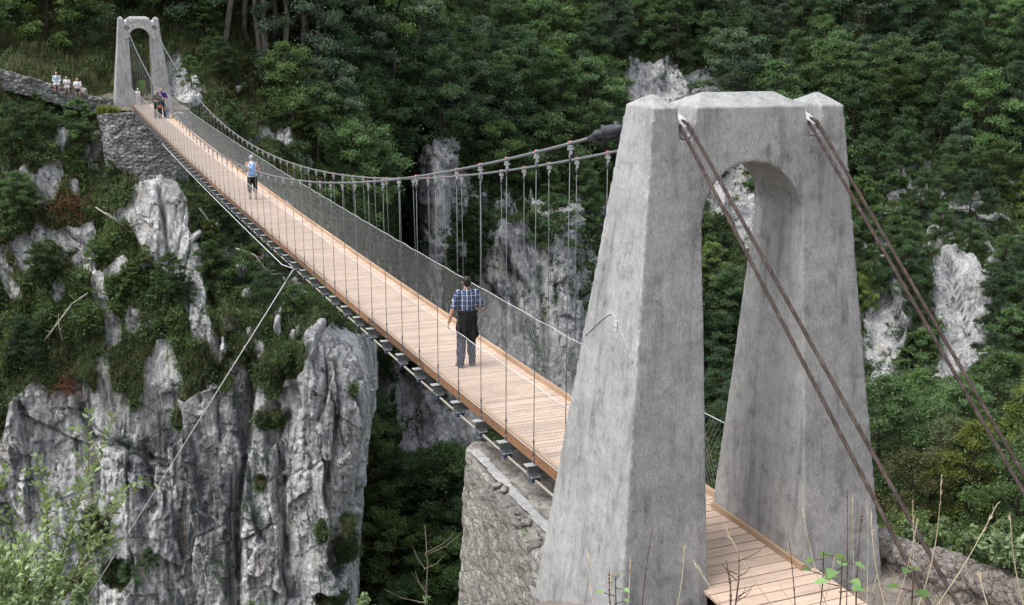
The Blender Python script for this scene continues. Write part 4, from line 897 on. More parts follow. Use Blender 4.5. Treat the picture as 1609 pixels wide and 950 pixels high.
cnt['spurtop'] = zone(SA, [(420, -70), (690, -70), (690, 40), (420, 40)], 20, (7, 10), AL, ['leaf_mid', 'leaf_dark', 'leaf_blue'], 'at the top edge above the spur', 'trees above the spur', .5, False)
cnt['left'] = zone(SA, [(-200, -70), (390, -70), (390, 20), (190, 60), (-200, 62)], 26, (6.5, 9.5), ['layer0', 'round0', 'round1', 'bushy0'], ['leaf_dark', 'leaf_mid', 'leaf_mid'], 'on the dark slope above the far tower', 'trees above the far tower', .5, False)
cnt['underL'] = zone(SA, [(325, 330), (480, 380), (560, 500), (470, 500), (330, 480)], 14, (2.2, 3.6), ['bushy0', 'bushy1', 'fine1'], ['leaf_mid', 'leaf_yellow', 'leaf_mid', 'leaf_dark'], 'on the ledge under the middle of the deck', 'bushes under the deck', .45, False, 'bushy')
print('TREES', cnt, sum(cnt.values()))
# slender trunks right of the far tower
for i, (u, v, h, k) in enumerate(((409, 92, 13, 'slender0'), (418, 98, 14, 'slender1'), (448, 100, 13, 'slender0'), (474, 112, 14, 'slender1'), (384, 52, 13, 'slender1'), (496, 118, 12, 'slender0'), (612, 165, 12, 'slender0'), (655, 150, 13, 'slender1'), (352, 70, 12, 'slender0'), (432, 70, 13, 'slender1'))):
    j = SA['kd'].find((u, v, 0))[1]; put_tree(k, tuple(SA['P'][j]-np.array([0, 0, .3])), h, 'leaf_mid', 'tall slender tree with long bare pale trunk in the shade right of the far tower', 'slender trees right of the far tower', 'tree', (rt.uniform(-.04, .04), rt.uniform(-.04, .04)))
# shrubs one can single out on the cliff
SH_L = [(122, 208, 2.5, 'leaf_mid', 'bushy0', 'big leafy green shrub below the parapet left of the far tower'), (62, 200, 2.2, 'leaf_mid', 'bushy1', 'green shrub below the parapet at the far left'),
 (22, 235, 3., 'leaf_dark', 'bushy0', 'dark shrub at the left edge of the photo below the path'), (505, 188, 3.6, 'leaf_yellow', 'fine1', 'yellow-green small tree standing just beyond the right main cable'),
 (478, 205, 2.6, 'leaf_yellow', 'fine0', 'bright yellow-green shrub beside the outcrop beyond the cables'), (178, 283, 1.5, 'leaf_mid', 'bushy1', 'small round green bush at the foot of the far abutment'),
 (30, 330, 2.6, 'leaf_mid', 'fine0', 'feathery shrub on the left cliff below the dark one'), (232, 408, 1.2, 'leaf_yellow', 'bushy1', 'small bright bush left of the upper rock pillar'),
 (65, 430, 2.2, 'leaf_mid', 'fine1', 'pale green shrub hanging on the left cliff'), (270, 452, 2.4, 'leaf_mid', 'fine0', 'shrub on the ledge beside the upper rock pillar'), (205, 445, 1.6, 'leaf_yellow', 'bushy0', 'yellowish shrub on the ledge between two rocks'),
 (150, 405, 1.5, 'leaf_mid', 'bushy1', 'small shrub above the pale boulder on the left cliff'), (150, 850, 2.6, 'leaf_dark', 'fine1', 'dark shrub growing out of the lower left rock wall'), (205, 905, 1.8, 'leaf_mid', 'fine0', 'green bush under the dark shrub on the rock wall'), (232, 885, 1.3, 'leaf_mid', 'bushy1', 'tiny bush beside the guy cable on the rock wall'),
 (290, 470, 1.6, 'leaf_mid', 'bushy0', 'bush at the foot of the upper rock pillar'), (410, 660, .9, 'leaf_dark', 'bushy1', 'dark tuft on the ledge between the two great buttresses'), (35, 560, 2.6, 'leaf_dark', 'fine0', 'dark shrub at the top of the great rock wall, far left'),
 (300, 135, 2.2, 'leaf_mid', 'bushy0', 'shrub on the rock beside the far tower'), (345, 110, 2.8, 'leaf_mid', 'fine1', 'large leafy shrub on the slope right of the far tower'), (325, 60, 3., 'leaf_mid', 'bushy0', 'wide shrub on the slope upper right of the far tower'), (360, 190, 1.8, 'leaf_dark', 'bushy1', 'dark shrub above the main cable near the far end')]
for u, v, s, mt, k, lb in SH_L:
    j = SA['kd'].find((u, v, 0))[1]; P = SA['P'][j]
    o = put_tree(k, tuple(P-np.array([0, 0, .25])+SA['N'][j]*.3), s, mt, lb, 'shrubs on the far cliff', 'shrub'); o['category'] = 'shrub'
# undergrowth nobody could count
def undergrowth(SH, n, name, mat, rad, per, size, cond, seed, out=.1, up=.55):
    g = np.random.default_rng(seed); c = np.flatnonzero(cond); i = g.choice(c, n); C_ = SH['P'][i]+SH['N'][i]*out+g.normal(0, .08, (n, 3))
    V, F, T = leaves(C_, g.uniform(rad[0], rad[1], n), per, size, seed=seed+1, up=up)
    o = link(name, np_mesh(name, V, F, {'tint': T}), MT[mat]); o['kind'] = 'stuff'; return o
inA = (SA['uv'][:, 0] > -120) & (SA['uv'][:, 0] < 720) & (SA['uv'][:, 1] > -70) & (SA['uv'][:, 1] < 1000)
vA = (SA['rock'] < .5) & inA
pn = fbm(SA['P']*.35, 3, 131); lowA = SA['uv'][:, 1] > 160
undergrowth(SA, 8200, 'undergrowth', 'leaf_mid', (.18, .5), 16, .15, vA & (pn > -.35), 301)
undergrowth(SA, 2200, 'undergrowth', 'leaf_dark', (.18, .5), 16, .14, vA & (pn < .15), 303)
undergrowth(SA, 2400, 'undergrowth', 'leaf_yellow', (.12, .32), 14, .12, vA & lowA & (pn > .1), 305)
edgeA = (SA['rock'] > .3) & (SA['rock'] < .9) & inA
undergrowth(SA, 900, 'ledge_moss', 'leaf_dark', (.08, .22), 18, .09, edgeA, 307, .03)
hang = (SA['rock'] < .45) & inA & (SA['uv'][:, 1] > 545)
undergrowth(SA, 1300, 'ledge_moss', 'leaf_dark', (.06, .2), 18, .08, hang, 321, .03)
undergrowth(SA, 300, 'ledge_moss', 'leaf_mid', (.06, .2), 16, .09, hang, 323, .06)
hangs = True
shelf = (SA['rock'] > .8) & inA & (fbm(SA['P']*np.array([.7, .7, .35]), 4, 141) > .52)
undergrowth(SA, 1300, 'ledge_moss', 'leaf_dark', (.08, .22), 18, .085, shelf, 309, .02)
inF = (SF['uv'][:, 0] > 540) & (SF['uv'][:, 0] < 1720) & (SF['uv'][:, 1] > -70) & (SF['uv'][:, 1] < 1000)
vF = (SF['rock'] < .5) & inF
undergrowth(SF, 7000, 'undergrowth', 'leaf_dark', (.4, 1.), 14, .28, vF, 311, .3)
undergrowth(SF, 8000, 'undergrowth', 'leaf_mid', (.3, .9), 14, .26, vF, 313, .5)
edgeF = (SF['rock'] > .25) & (SF['rock'] < .95) & inF
undergrowth(SF, 1100, 'undergrowth', 'leaf_dark', (.15, .5), 16, .2, edgeF, 315, .1)
undergrowth(SF, 700, 'undergrowth', 'leaf_mid', (.15, .5), 16, .2, edgeF, 317, .1)
shelfF = (SF['rock'] > .8) & inF & (fbm(SF['P']*np.array([.5, .5, .28]), 4, 161) > .3)
undergrowth(SF, 900, 'undergrowth', 'leaf_dark', (.12, .4), 16, .17, shelfF, 325, .08)
undergrowth(SF, 500, 'undergrowth', 'leaf_mid', (.12, .35), 16, .17, shelfF, 327, .12)
# grass hanging on the ledges
def grass(SH, n, cond, name, mat, hgt, seed, blades=7, wd=.016, droop=.6, spread=.12):
    g = np.random.default_rng(seed); c = np.flatnonzero(cond); i = np.repeat(g.choice(c, n), blades); k = len(i); P = SH['P'][i]+g.normal(0, spread, (k, 3)); P[:, 2] -= .05
    a = g.uniform(0, 6.28, k); d = np.stack([np.cos(a), np.sin(a), 0*a], 1)+SH['N'][i]*.8; Ln = hgt*g.uniform(.5, 1.3, k)[:, None]; s_ = np.cross(d, [0, 0, 1]); s_ /= np.linalg.norm(s_, axis=1)[:, None]+1e-9
    m1 = P+np.array([0, 0, 1])*Ln*.65+d*Ln*.22; m2 = P+np.array([0, 0, 1])*Ln*(1-droop*.6)+d*Ln*.65; w_ = wd
    V = np.stack([P-s_*w_, P+s_*w_, m1+s_*w_*.8, m1-s_*w_*.8, m2+s_*w_*.15, m2-s_*w_*.15], 1).reshape(-1, 3); b = np.arange(k)[:, None]*6
    F = np.concatenate([b+np.array([[0, 1, 2, 3]]), b+np.array([[3, 2, 4, 5]])]); T = np.repeat(np.clip(g.normal(.5, .25, k), 0, 1), 6)
    o = link(name, np_mesh(name, V, F, {'tint': T}), MT[mat]); o['kind'] = 'stuff'
grass(SA, 4200, vA & (fbm(SA['P']*.3, 3, 151) > -.1), 'ledge_grass', 'grass', .55, 401)
grass(SA, 3200, vA & ~lowA & (SA['uv'][:, 0] < 480), 'slope_grass', 'grass', .6, 405)
grass(SA, 2500, vA & lowA, 'ledge_grass', 'leaf_mid', .45, 403)
k_ = 260; Pg = np.stack([rng.uniform(-3., -1.9, k_), rng.uniform(69., 70.6, k_), np.full(k_, -.30)], 1)
grass(dict(P=Pg, N=np.zeros((k_, 3))+[0, 0, .01]), 260, np.ones(k_, bool), 'landing_grass', 'leaf_yellow', .3, 407)
grass(SA, 1500, hang, 'hanging_grass', 'grass', .5, 409, 8, .014, 1.35, .1)
margin = (SA['rock'] > .25) & (SA['rock'] < .7) & inA & lowA
grass(SA, 1800, margin, 'hanging_grass', 'grass', .5, 411, 7, .014, 1.2, .1)
# dead branches and brush on the cliff
def dead(name, pts_uv, SH, mat, r0, label, twigs, seed, lift=.4):
    g = random.Random(seed); m = MB(); base = []
    for u, v in pts_uv:
        j = SH['kd'].find((u, v, 0))[1]; P = SH['P'][j]; d = CAM-P; d /= np.linalg.norm(d); base.append(P+d*lift)
    rng_ = min(np.linalg.norm((b-CAM)[:2]) for b in base); base = [at(u, v, rng_-.1*i) for i, (u, v) in enumerate(pts_uv)]
    m.tube(base, [r0*(1-.75*i/(len(base)-1)) for i in range(len(base))], 6); L_ = np.linalg.norm(np.array(base[-1])-base[0])
    for _ in range(twigs):
        q = g.uniform(.1, 1)*(len(base)-1); i = min(int(q), len(base)-2); p = base[i]+(base[i+1]-base[i])*(q-i)
        d = np.array([g.gauss(0, 1), g.gauss(0, 1), g.gauss(0, .8)])+(base[i+1]-base[i])/np.linalg.norm(base[i+1]-base[i])*.8; d /= np.linalg.norm(d); l2 = L_*g.uniform(.12, .4)
        m.tube([p, p+d*l2*.5+np.array([0, 0, -.03*l2]), p+d*l2], [r0*.4, r0*.25, r0*.08], 5, cap=False)
    tag(m.build(name, MT[mat], None, True), label, 'dead branch', 'dead wood on the cliff')
dead('dead_branch', [(70, 535), (100, 495), (112, 478), (138, 460)], SA, 'deadwood', .07, 'long bleached bare branch leaning on the left cliff', 3, 3)
dead('dead_branch', [(98, 535), (92, 510), (92, 494)], SA, 'deadwood', .05, 'short bleached stick under the long bare branch', 1, 4)
dead('dead_branch', [(334, 357), (320, 335), (312, 326)], SA, 'deadwood', .09, 'pale fallen trunk just below the deck near the upper rock pillar', 2, 5)
dead('dead_branch', [(370, 390), (400, 400), (420, 425), (418, 450)], SA, 'deadwood', .06, 'tangled grey dead boughs under the deck', 26, 6)
dead('dead_branch', [(150, 325), (180, 345), (170, 335), (205, 365)], SA, 'deadwood', .04, 'thin dead stem crossing the brown brush', 5, 7)
dead('dead_branch', [(490, 150), (487, 125), (484, 118)], SA, 'deadwood', .08, 'bleached snag standing among the trees of the spur', 4, 8)
def brush(u, v, s, seed, label):
    g = random.Random(seed); m = MB(); j = SA['kd'].find((u, v, 0))[1]; P = SA['P'][j]+SA['N'][j]*.3
    for _ in range(170):
        d = np.array([g.gauss(0, 1), g.gauss(0, .6), g.gauss(-.2, .8)])*s; p = P+np.array([g.gauss(0, .4), g.gauss(0, .2), g.gauss(0, .4)])*s
        m.tube([p, p+d*.3+np.array([0, 0, .05]), p+d*.55-np.array([0, 0, .15*s])], [.016, .011, .004], 4, cap=False)
    tag(m.build('dead_brush', MT['redtwig']), label, 'dead brush', 'dead wood on the cliff')
brush(105, 330, 1.6, 21, 'reddish brown dead brush on the left cliff above the great wall'); brush(112, 605, .9, 22, 'small reddish dead brush at the top of the great rock wall')
# ------------------------------------------------------------------ people
def skinmat(c): return plain('skin', c, .55, var=.08, scale=9, spec=.3, obj=True)
MT['skin'] = skinmat((.44, .27, .2)); MT['hair_black'] = plain('black_hair', (.018, .015, .014), .5, var=.4, scale=60, obj=True); MT['hair_grey'] = plain('grey_hair', (.36, .36, .37), .6, var=.3, scale=60, obj=True); MT['hair_brown'] = plain('brown_hair', (.05, .03, .02), .6, var=.4, scale=60, obj=True)
MT['eye'] = plain('eye', (.02, .015, .012), .2, var=.1)
CL = {}
def cloth(name, c, var=.2, rough=.9):
    if name not in CL:
        t = NT(name); n1 = t.noise(t.pos(obj=True), 7, 4, .6, .6); n2 = t.noise(t.pos(obj=True), 90, 2)
        cc = t.ramp(n1, [(.3, tuple(x*(1-var) for x in c)), (.7, tuple(min(1, x*(1+var)) for x in c))])
        CL[name] = t.finish(cc, rough, normal=t.bump(t.mix(.3, n1, n2), .6, .012), spec=.15)
    return CL[name]
t = NT('blue_plaid_shirt'); sx = t.n('SeparateXYZ', {0: t.n('TexCoord').outputs['Object']})
def stripes(ax, per, w_, ph=0.):
    q = t.math('FRACT', t.math('MULTIPLY_ADD', sx.outputs[ax], 1/per, ph)); return t.math('LESS_THAN', q, w_)
a1, a2 = stripes(0, .085, .5, .1), stripes(2, .095, .5); w1, w2 = stripes(0, .085, .16, .35), stripes(2, .095, .14, .3)
c = t.mix(t.math('MULTIPLY', t.math('ADD', a1, a2), .5), (.008, .01, .022), (.05, .085, .18)); c = t.mix(t.math('MULTIPLY', w1, .75), c, (.62, .66, .72)); c = t.mix(t.math('MULTIPLY', w2, .6), c, (.5, .56, .66))
n1 = t.noise(t.pos(obj=True), 8, 4, .6, .6); CL['plaid'] = t.finish(c, .9, normal=t.bump(n1, .6, .015), spec=.15)
def loft(m, rings, n=18):
    "rings of (centre, rx, ry): horizontal ellipses; closed with rounded ends"
    V = []
    for c, rx, ry in rings:
        for k in range(n): a = 2*math.pi*k/n; V.append((c[0]+rx*math.cos(a), c[1]+ry*math.sin(a), c[2]))
    q = len(rings); F = [(i*n+k, i*n+(k+1) % n, (i+1)*n+(k+1) % n, (i+1)*n+k) for i in range(q-1) for k in range(n)]+[tuple(range(n-1, -1, -1)), tuple((q-1)*n+k for k in range(n))]
    m.add(V, F)
def limb(m, pts, rad, n=14):
    m.tube(pts, rad, n); m.ball(pts[0], rad[0], 10, 7); m.ball(pts[-1], rad[-1], 10, 7)
    for p, r_ in zip(pts[1:-1], rad[1:-1]): m.ball(p, r_*.99, 10, 7)
def hand(m, wrist, d, nrm, thumb, curl=.5, k=1.):
    "palm, four unequal bent fingers and a thumb from the palm's side; d along the forearm, nrm out of the back of the hand"
    d = np.array(d, float)/np.linalg.norm(d); nrm = np.array(nrm, float); nrm -= d*(d@nrm); nrm /= np.linalg.norm(nrm); s = np.cross(d, nrm)*thumb
    w = np.array(wrist); pc = w+d*.05*k; m.ball(pc, (.052*k, .041*k, .017*k), 10, 7, np.array([d, s, nrm]))
    for i, (o, ln) in enumerate(((.030, .075), (.010, .083), (-.010, .078), (-.029, .062))):
        b = w+d*.085*k+s*o*k; p = [b]; a = .15
        for seg in (.45, .32, .25):
            a += curl*.75; p.append(p[-1]+(d*math.cos(a)-nrm*math.sin(a))*ln*seg*k)
        limb(m, p, [.0098*k, .0092*k, .0085*k, .007*k], 8)
    b = w+d*.03*k+s*.032*k; limb(m, [b, b+(d*.6+s*.7-nrm*.25)*.036*k, b+(d*1.3+s*.75-nrm*.75)*.05*k], [.0125*k, .011*k, .0085*k], 8)
def person(loc, rz, h, label, pose, wear, vox=.0075, group='people on the footbridge', head_yaw=0., build=1., skin='skin'):
    """local frame: facing +y, z up, 1.75 m tall before scaling; pose gives hips, feet, elbows and wrists"""
    s = h/1.75; root = empty('person', loc, rz); root.scale = (s, s, s); tag(root, label, 'person', group)
    P = dict(hip=(0, 0, .93), sh=1.43, lean=0., kneeL=(-.105, .02, .49), kneeR=(.105, .02, .49), footL=(-.11, 0, .085), footR=(.11, 0, .085), elL=(-.26, -.03, 1.13), elR=(.26, -.03, 1.13), wrL=(-.27, .06, .89), wrR=(.27, .06, .89), tL=0., tR=0., curl=.5)
    P.update(pose); hip = np.array(P['hip']); ln = P['lean']; up_ = np.array([0, math.sin(ln), math.cos(ln)])
    def tz(z): return hip+up_*(z-.93)                       # a point of the torso axis
    b_ = build
    T_ = [(.845, .12, .10), (.90, .165, .115), (.97, .168, .115), (1.08, .145, .10), (1.2, .158, .108), (1.32, .178, .112), (1.40, .172, .098), (1.455, .11, .075), (1.49, .062, .06)]
    m = MB(); loft(m, [(tz(z), rx*b_, ry*b_) for z, rx, ry in T_])
    nk = tz(1.55)+np.array([0, .012, 0]); limb(m, [tz(1.45), nk], [.062, .056])
    hc = tz(1.635)+np.array([0, .022, 0]); cy_, sy_ = math.cos(head_yaw), math.sin(head_yaw); HX, HY = np.array([cy_, sy_, 0]), np.array([-sy_, cy_, 0]); HA = np.array([HX, HY, [0, 0, 1.]])
    def hp(x, y, z): return hc+HX*x+HY*y+np.array([0, 0, z])
    m.ball(hp(0, 0, .012), (.074, .094, .102), 16, 12, HA); m.ball(hp(0, .028, -.055), (.055, .06, .058), 12, 9, HA); m.ball(hp(0, .06, -.088), (.026, .022, .02), 8, 6, HA)
    m.tube([hp(0, .088, .02), hp(0, .113, -.024), hp(0, .09, -.032)], [.009, .015, .011], 8); m.ball(hp(0, .078, -.056), (.024, .012, .008), 8, 6, HA); m.ball(hp(0, .076, -.067), (.02, .012, .007), 8, 6, HA)
    for e in (-1, 1): m.ball(hp(e*.076, -.005, -.005), (.012, .02, .032), 8, 6, HA); m.ball(hp(e*.03, .082, .018), (.018, .012, .008), 8, 6, HA)
    arms = {}
    for e, k in ((-1, 'L'), (1, 'R')):
        S0 = tz(P['sh'])+np.array([e*.178*b_, 0, 0]); El = np.array(P['el'+k]); Wr = np.array(P['wr'+k]); arms[k] = (S0, El, Wr)
        limb(m, [tz(1.40)+np.array([e*.12, 0, 0]), S0, (S0+El)/2, El, El*.62+Wr*.38, Wr], [.07, .057, .046, .038, .041, .026])
        d = (Wr-El)/np.linalg.norm(Wr-El); hand(m, Wr, d+np.array([0, .08, -.05]), P.get('n'+k, (e*1., .0, .1)), P.get('th'+k, -1 if e > 0 else 1), P['curl'])
    legs = {}
    for e, k in ((-1, 'L'), (1, 'R')):
        H0 = hip+np.array([e*.092, 0, -.02]); Kn = np.array(P['knee'+k]); An = np.array(P['foot'+k]); legs[k] = (H0, Kn, An)
        calf = Kn*.68+An*.32+np.array([0, -.012, 0]); limb(m, [H0, H0*.5+Kn*.5, Kn, calf, An], [.092, .077, .056, .056, .036])
        a = P['t'+k]; fd = np.array([math.sin(a), math.cos(a), 0]); m.ball(An+fd*.065+np.array([0, 0, -.05]), (.04, .115, .034), 10, 7, np.array([[fd[1], -fd[0], 0], fd, [0, 0, 1]])); limb(m, [An, An-np.array([0, 0, .045])], [.036, .038])
    body = link('body', remesh(m, vox, 2), MT[skin], root, True)
    m = MB()
    for e in (-1, 1): m.ball(hp(e*.03, .088, .014), .0095, 8, 6)
    m.build('eyes', MT['eye'], body)
    hm = MB(); hair = wear.get('hair')
    if hair:
        hm.ball(hp(0, -.022, .035), (.082, .092, .088), 14, 10, HA); hm.ball(hp(0, -.045, -.012), (.074, .066, .07), 12, 9, HA)
        if wear.get('long'): hm.tube([hp(0, -.06, -.02), hp(0, -.085, -.1), hp(0, -.08, -.17)], [.065, .06, .03], 10)
        hl = remesh(hm, .011, 2); Pq = get_co(hl); set_co(hl, Pq+get_no(hl)*(.005*fbm(Pq*55, 2, 3))[:, None]); link('hair', hl, MT[hair], root, True)
    if wear.get('cap'):
        cm = MB(); cm.ball(hp(0, -.012, .05), (.092, .108, .075), 14, 9, HA); cm.ball(hp(0, .0, .028), (.13 if wear.get('brim') else .09, .14, .012), 14, 6, HA)
        link('cap', remesh(cm, .009, 2), wear['cap'], root, True)
    def garment(name, fn, mat, vx=.011, wr=.011):
        gm = MB(); fn(gm); me = remesh(gm, vx, 2); Pq = get_co(me); set_co(me, Pq+get_no(me)*(wr*fbm(Pq*np.array([11, 11, 7]), 3, 41))[:, None]); return link(name, me, mat, root, True)
    if 'top' in wear:
        slv = wear.get('sleeve', .75); bot = wear.get('hem', .93)
        def f(gm):
            loft(gm, [(tz(z), (np.interp(z, [q[0] for q in T_], [q[1] for q in T_])*b_+.018+(.012 if z < 1.1 else 0)), np.interp(z, [q[0] for q in T_], [q[2] for q in T_])*b_+.02) for z in np.linspace(bot, 1.46, 12)])
            for e, k in ((-1, 'L'), (1, 'R')):
                S0, El, Wr = arms[k]
                if slv > 0:
                    pts = [tz(1.40)+np.array([e*.12, 0, 0]), S0]+([S0+(El-S0)*slv] if slv <= 1 else [El, El+(Wr-El)*(slv-1)]); limb(gm, pts, [.085, .076]+([.066] if slv <= 1 else [.058, .046]))
            if wear.get('collar', True): gm.tube([tz(1.44), tz(1.52)], [.1, .076], 14)
        garment('shirt', f, wear['top'])
    if 'legs' in wear:
        q = wear.get('leg', 1.); 
        def f(gm):
            loft(gm, [(tz(z), rx*b_+.016, ry*b_+.018) for z, rx, ry in T_ if z < 1.05])
            for k in 'LR':
                H0, Kn, An = legs[k]; An2 = An-np.array([0, -.005, .03])
                if q <= .5: limb(gm, [H0, H0+(Kn-H0)*q*2], [.106, .094])
                else: E_ = Kn+(An2-Kn)*(q-.5)*2; limb(gm, [H0, (H0+Kn)/2, Kn, (Kn+E_)/2, E_], [.106, .096, .084, .083, .064])
        garment('trousers', f, wear['legs'])
    if 'shoes' in wear:
        def f(gm):
            for k in 'LR':
                An = legs[k][2]; a = P['t'+k]; fd = np.array([math.sin(a), math.cos(a), 0]); AX = np.array([[fd[1], -fd[0], 0], fd, [0, 0, 1]])
                gm.ball(An+fd*.06+np.array([0, 0, -.05]), (.05, .138, .04), 12, 8, AX); gm.box(An+fd*.06+np.array([0, 0, -.073]), (.085, .25, .024), AX); limb(gm, [An+np.array([0, 0, .02]), An-np.array([0, 0, .045])], [.046, .05])
        garment('shoes', f, wear['shoes'], .009, .002)
    return root, tz, arms, legs, garment
SH_BR = cloth('brown_shoes', (.14, .105, .085)); 
# man in the middle of the near half of the deck, seen from behind
zd = lambda y: float(Zd(y))+.003
ro, tz, arms, legs, gar = person((-.08, 8.71, zd(8.71)), R(-8), 1.79, 'man in blue plaid shirt with black jumper tied round his waist walking away', dict(
    kneeL=(-.10, .03, .49), footL=(-.125, -.05, .085), kneeR=(.105, .06, .50), footR=(.12, .05, .085), tL=-.2, tR=.25, lean=.03, elL=(-.285, -.02, 1.12), wrL=(-.335, .05, .87), elR=(.285, -.03, 1.14), wrR=(.15, .2, 1.16), nL=(-1, 0, .1), nR=(0, .2, 1.), curl=.55),
    dict(hair='hair_black', top=CL['plaid'], sleeve=.78, hem=1.0, legs=cloth('dark_jeans', (.055, .062, .095), .35), leg=1., shoes=SH_BR), .0065, build=.92)
def skirt(gm):
    loft(gm, [(tz(z)+np.array([.012*math.sin(z*14), -.02-.02*(1.08-z), 0]), rx, ry) for z, rx, ry in ((.60, .185, .125), (.63, .205, .145), (.72, .204, .146), (.85, .194, .145), (.98, .186, .14), (1.07, .172, .128), (1.12, .162, .12))])
    limb(gm, [tz(1.06)+np.array([-.05, .13, 0]), tz(.95)+np.array([-.06, .17, 0]), tz(.78)+np.array([-.08, .19, 0])], [.04, .04, .035])
    limb(gm, [tz(1.06)+np.array([.05, .13, 0]), tz(.95)+np.array([.06, .17, 0]), tz(.80)+np.array([.07, .19, 0])], [.04, .04, .035]); gm.ball(tz(1.04)+np.array([0, .15, 0]), (.06, .04, .04))
    limb(gm, [tz(1.07)+np.array([-.15, .06, 0]), tz(1.085)+np.array([-.16, -.06, 0]), tz(1.09)+np.array([0, -.13, 0]), tz(1.085)+np.array([.16, -.06, 0]), tz(1.07)+np.array([.15, .06, 0])], [.035]*5)
jm = gar('tied_jumper', skirt, cloth('black_jumper', (.014, .014, .015), .5), .010, .006)
Pj = get_co(jm.data); Nj = get_no(jm.data); dn = np.clip((1.06-Pj[:, 2])/.4, 0, 1); aj = np.arctan2(Pj[:, 1], Pj[:, 0]); Pj += Nj*(dn*(.022*np.sin(aj*7+3*Pj[:, 2])+.012*np.sin(aj*13+1.7)))[:, None]
Pj[:, 2] += dn*.045*np.sin(aj*2+.8)-dn*.05*np.clip(Pj[:, 0]*3, -1, 1); set_co(jm.data, Pj)
# grey-haired woman further on
yw = 31.63
ro, tz, arms, legs, gar = person((-.02, yw, zd(yw)), R(-6), 1.64, 'grey-haired woman in pale blue sleeveless top and black cropped trousers walking away', dict(
    kneeL=(-.1, .05, .49), footL=(-.1, .04, .085), kneeR=(.105, .0, .49), footR=(.115, -.08, .085), elL=(-.27, -.06, 1.15), wrL=(-.17, .15, 1.2), elR=(.27, -.06, 1.15), wrR=(.2, .14, 1.12), curl=.6),
    dict(hair='hair_grey', top=cloth('pale_blue_top', (.5, .6, .72)), sleeve=0., hem=.9, legs=cloth('black_trousers', (.015, .015, .017), .4), leg=.72, shoes=cloth('grey_shoes', (.2, .19, .18))), .009)
bp = empty('backpack', (-.02, yw, zd(yw)), R(-6)); bp.scale = (1.64/1.75,)*3; tag(bp, 'small light blue backpack on the back of the grey-haired woman', 'backpack')
m = MB(); m.ball(tz(1.16)+np.array([0, -.17, 0]), (.13, .075, .19), 14, 10); m.ball(tz(1.04)+np.array([0, -.19, 0]), (.115, .07, .1), 12, 9); link('bag', remesh(m, .011, 2), cloth('blue_bag', (.16, .33, .62)), bp, True)
for e in (-1, 1):
    m = MB(); m.tube([tz(1.33)+np.array([e*.05, -.15, 0]), tz(1.45)+np.array([e*.1, -.06, 0]), tz(1.47)+np.array([e*.11, .0, 0]), tz(1.38)+np.array([e*.12, .12, 0]), tz(1.15)+np.array([e*.15, .11, 0]), tz(1.05)+np.array([e*.16, -.05, 0])], .018, 8, flat=.6); m.build('strap', cloth('strap_blue', (.12, .2, .42)), bp, True)
# people near the far tower
def ydeck(u, v): P = on(u, v, 2, .0); return P
p = on(228, 168, 1, 72.4); person((-.02, 72.6, zd(72.2)), R(-25), 1.78, 'person in loose green shirt and khaki shorts walking through the far tower arch', dict(kneeL=(-.1, .1, .5), footL=(-.1, .14, .085), kneeR=(.1, -.02, .49), footR=(.11, -.2, .11)),
    dict(hair='hair_brown', top=cloth('green_shirt', (.13, .25, .07)), sleeve=.8, hem=.8, legs=cloth('khaki_shorts', (.2, .17, .12)), leg=.42, shoes=SH_BR), .014, build=1.12)
p = on(219, 163, 0, -.33); person((-.42, 71.0, zd(70.7)), R(-20), 1.12, 'small child in white sunhat and pale lilac clothes beside the green-shirted person', dict(), dict(hair='hair_brown', cap=cloth('white_hat', (.7, .7, .66)), brim=1, top=cloth('cream_top', (.55, .55, .48)), hem=.8, legs=cloth('lilac_trousers', (.42, .42, .58)), shoes=cloth('white_shoes', (.6, .6, .6))), .014, build=1.1)
yc = 62.6
person((-.10, yc, zd(yc)), R(170), 1.66, 'person in dark green jacket and black trousers facing the camera near the far tower', dict(elL=(-.27, .0, 1.14), wrL=(-.1, .24, 1.12), elR=(.27, .02, 1.14), wrR=(.12, .25, 1.15)), dict(hair='hair_brown', long=1, top=cloth('dark_green_jacket', (.035, .055, .05)), sleeve=1.8, hem=.85, legs=cloth('black_trousers', (.015, .015, .017), .4), shoes=SH_BR), .014)
ro, tz, *_ = person((.28, yc+.5, zd(yc+.5)), R(165), 1.80, 'person in purple T-shirt raising one arm and holding a black bag near the far end', dict(elR=(.33, .12, 1.5), wrR=(.2, .16, 1.68), elL=(-.3, .02, 1.16), wrL=(-.06, .22, 1.15)), dict(hair='hair_brown', top=cloth('purple_shirt', (.05, .03, .16)), sleeve=.8, hem=.9, legs=cloth('black_trousers', (.015, .015, .017), .4), shoes=SH_BR), .014)
m = MB(); m.ball((.17, yc+.2, zd(yc)+1.16), (.2, .11, .14), 12, 9); m.tube([(.02, yc+.28, zd(yc)+1.2), (.1, yc+.3, zd(yc)+1.42), (.26, yc+.32, zd(yc)+1.44), (.33, yc+.28, zd(yc)+1.2)], .018, 6); tag(m.build('bag', cloth('black_bag', (.012, .012, .012)), None, True), 'black bag held against the chest of the purple-shirted person', 'bag')
m = MB(); m.ball((.04, yc-.22, zd(yc)+.74), (.15, .06, .1), 12, 9); m.tube([(-.08, yc-.2, zd(yc)+.8), (-.1, yc-.17, zd(yc)+1.1), (-.06, yc-.15, zd(yc)+1.35)], .012, 6); m.tube([(.16, yc-.2, zd(yc)+.8), (.05, yc-.2, zd(yc)+1.1), (-.04, yc-.15, zd(yc)+1.35)], .012, 6); tag(m.build('shoulder_bag', cloth('tan_leather', (.3, .12, .05)), None, True), 'reddish tan shoulder bag worn by the person in dark green jacket', 'bag')
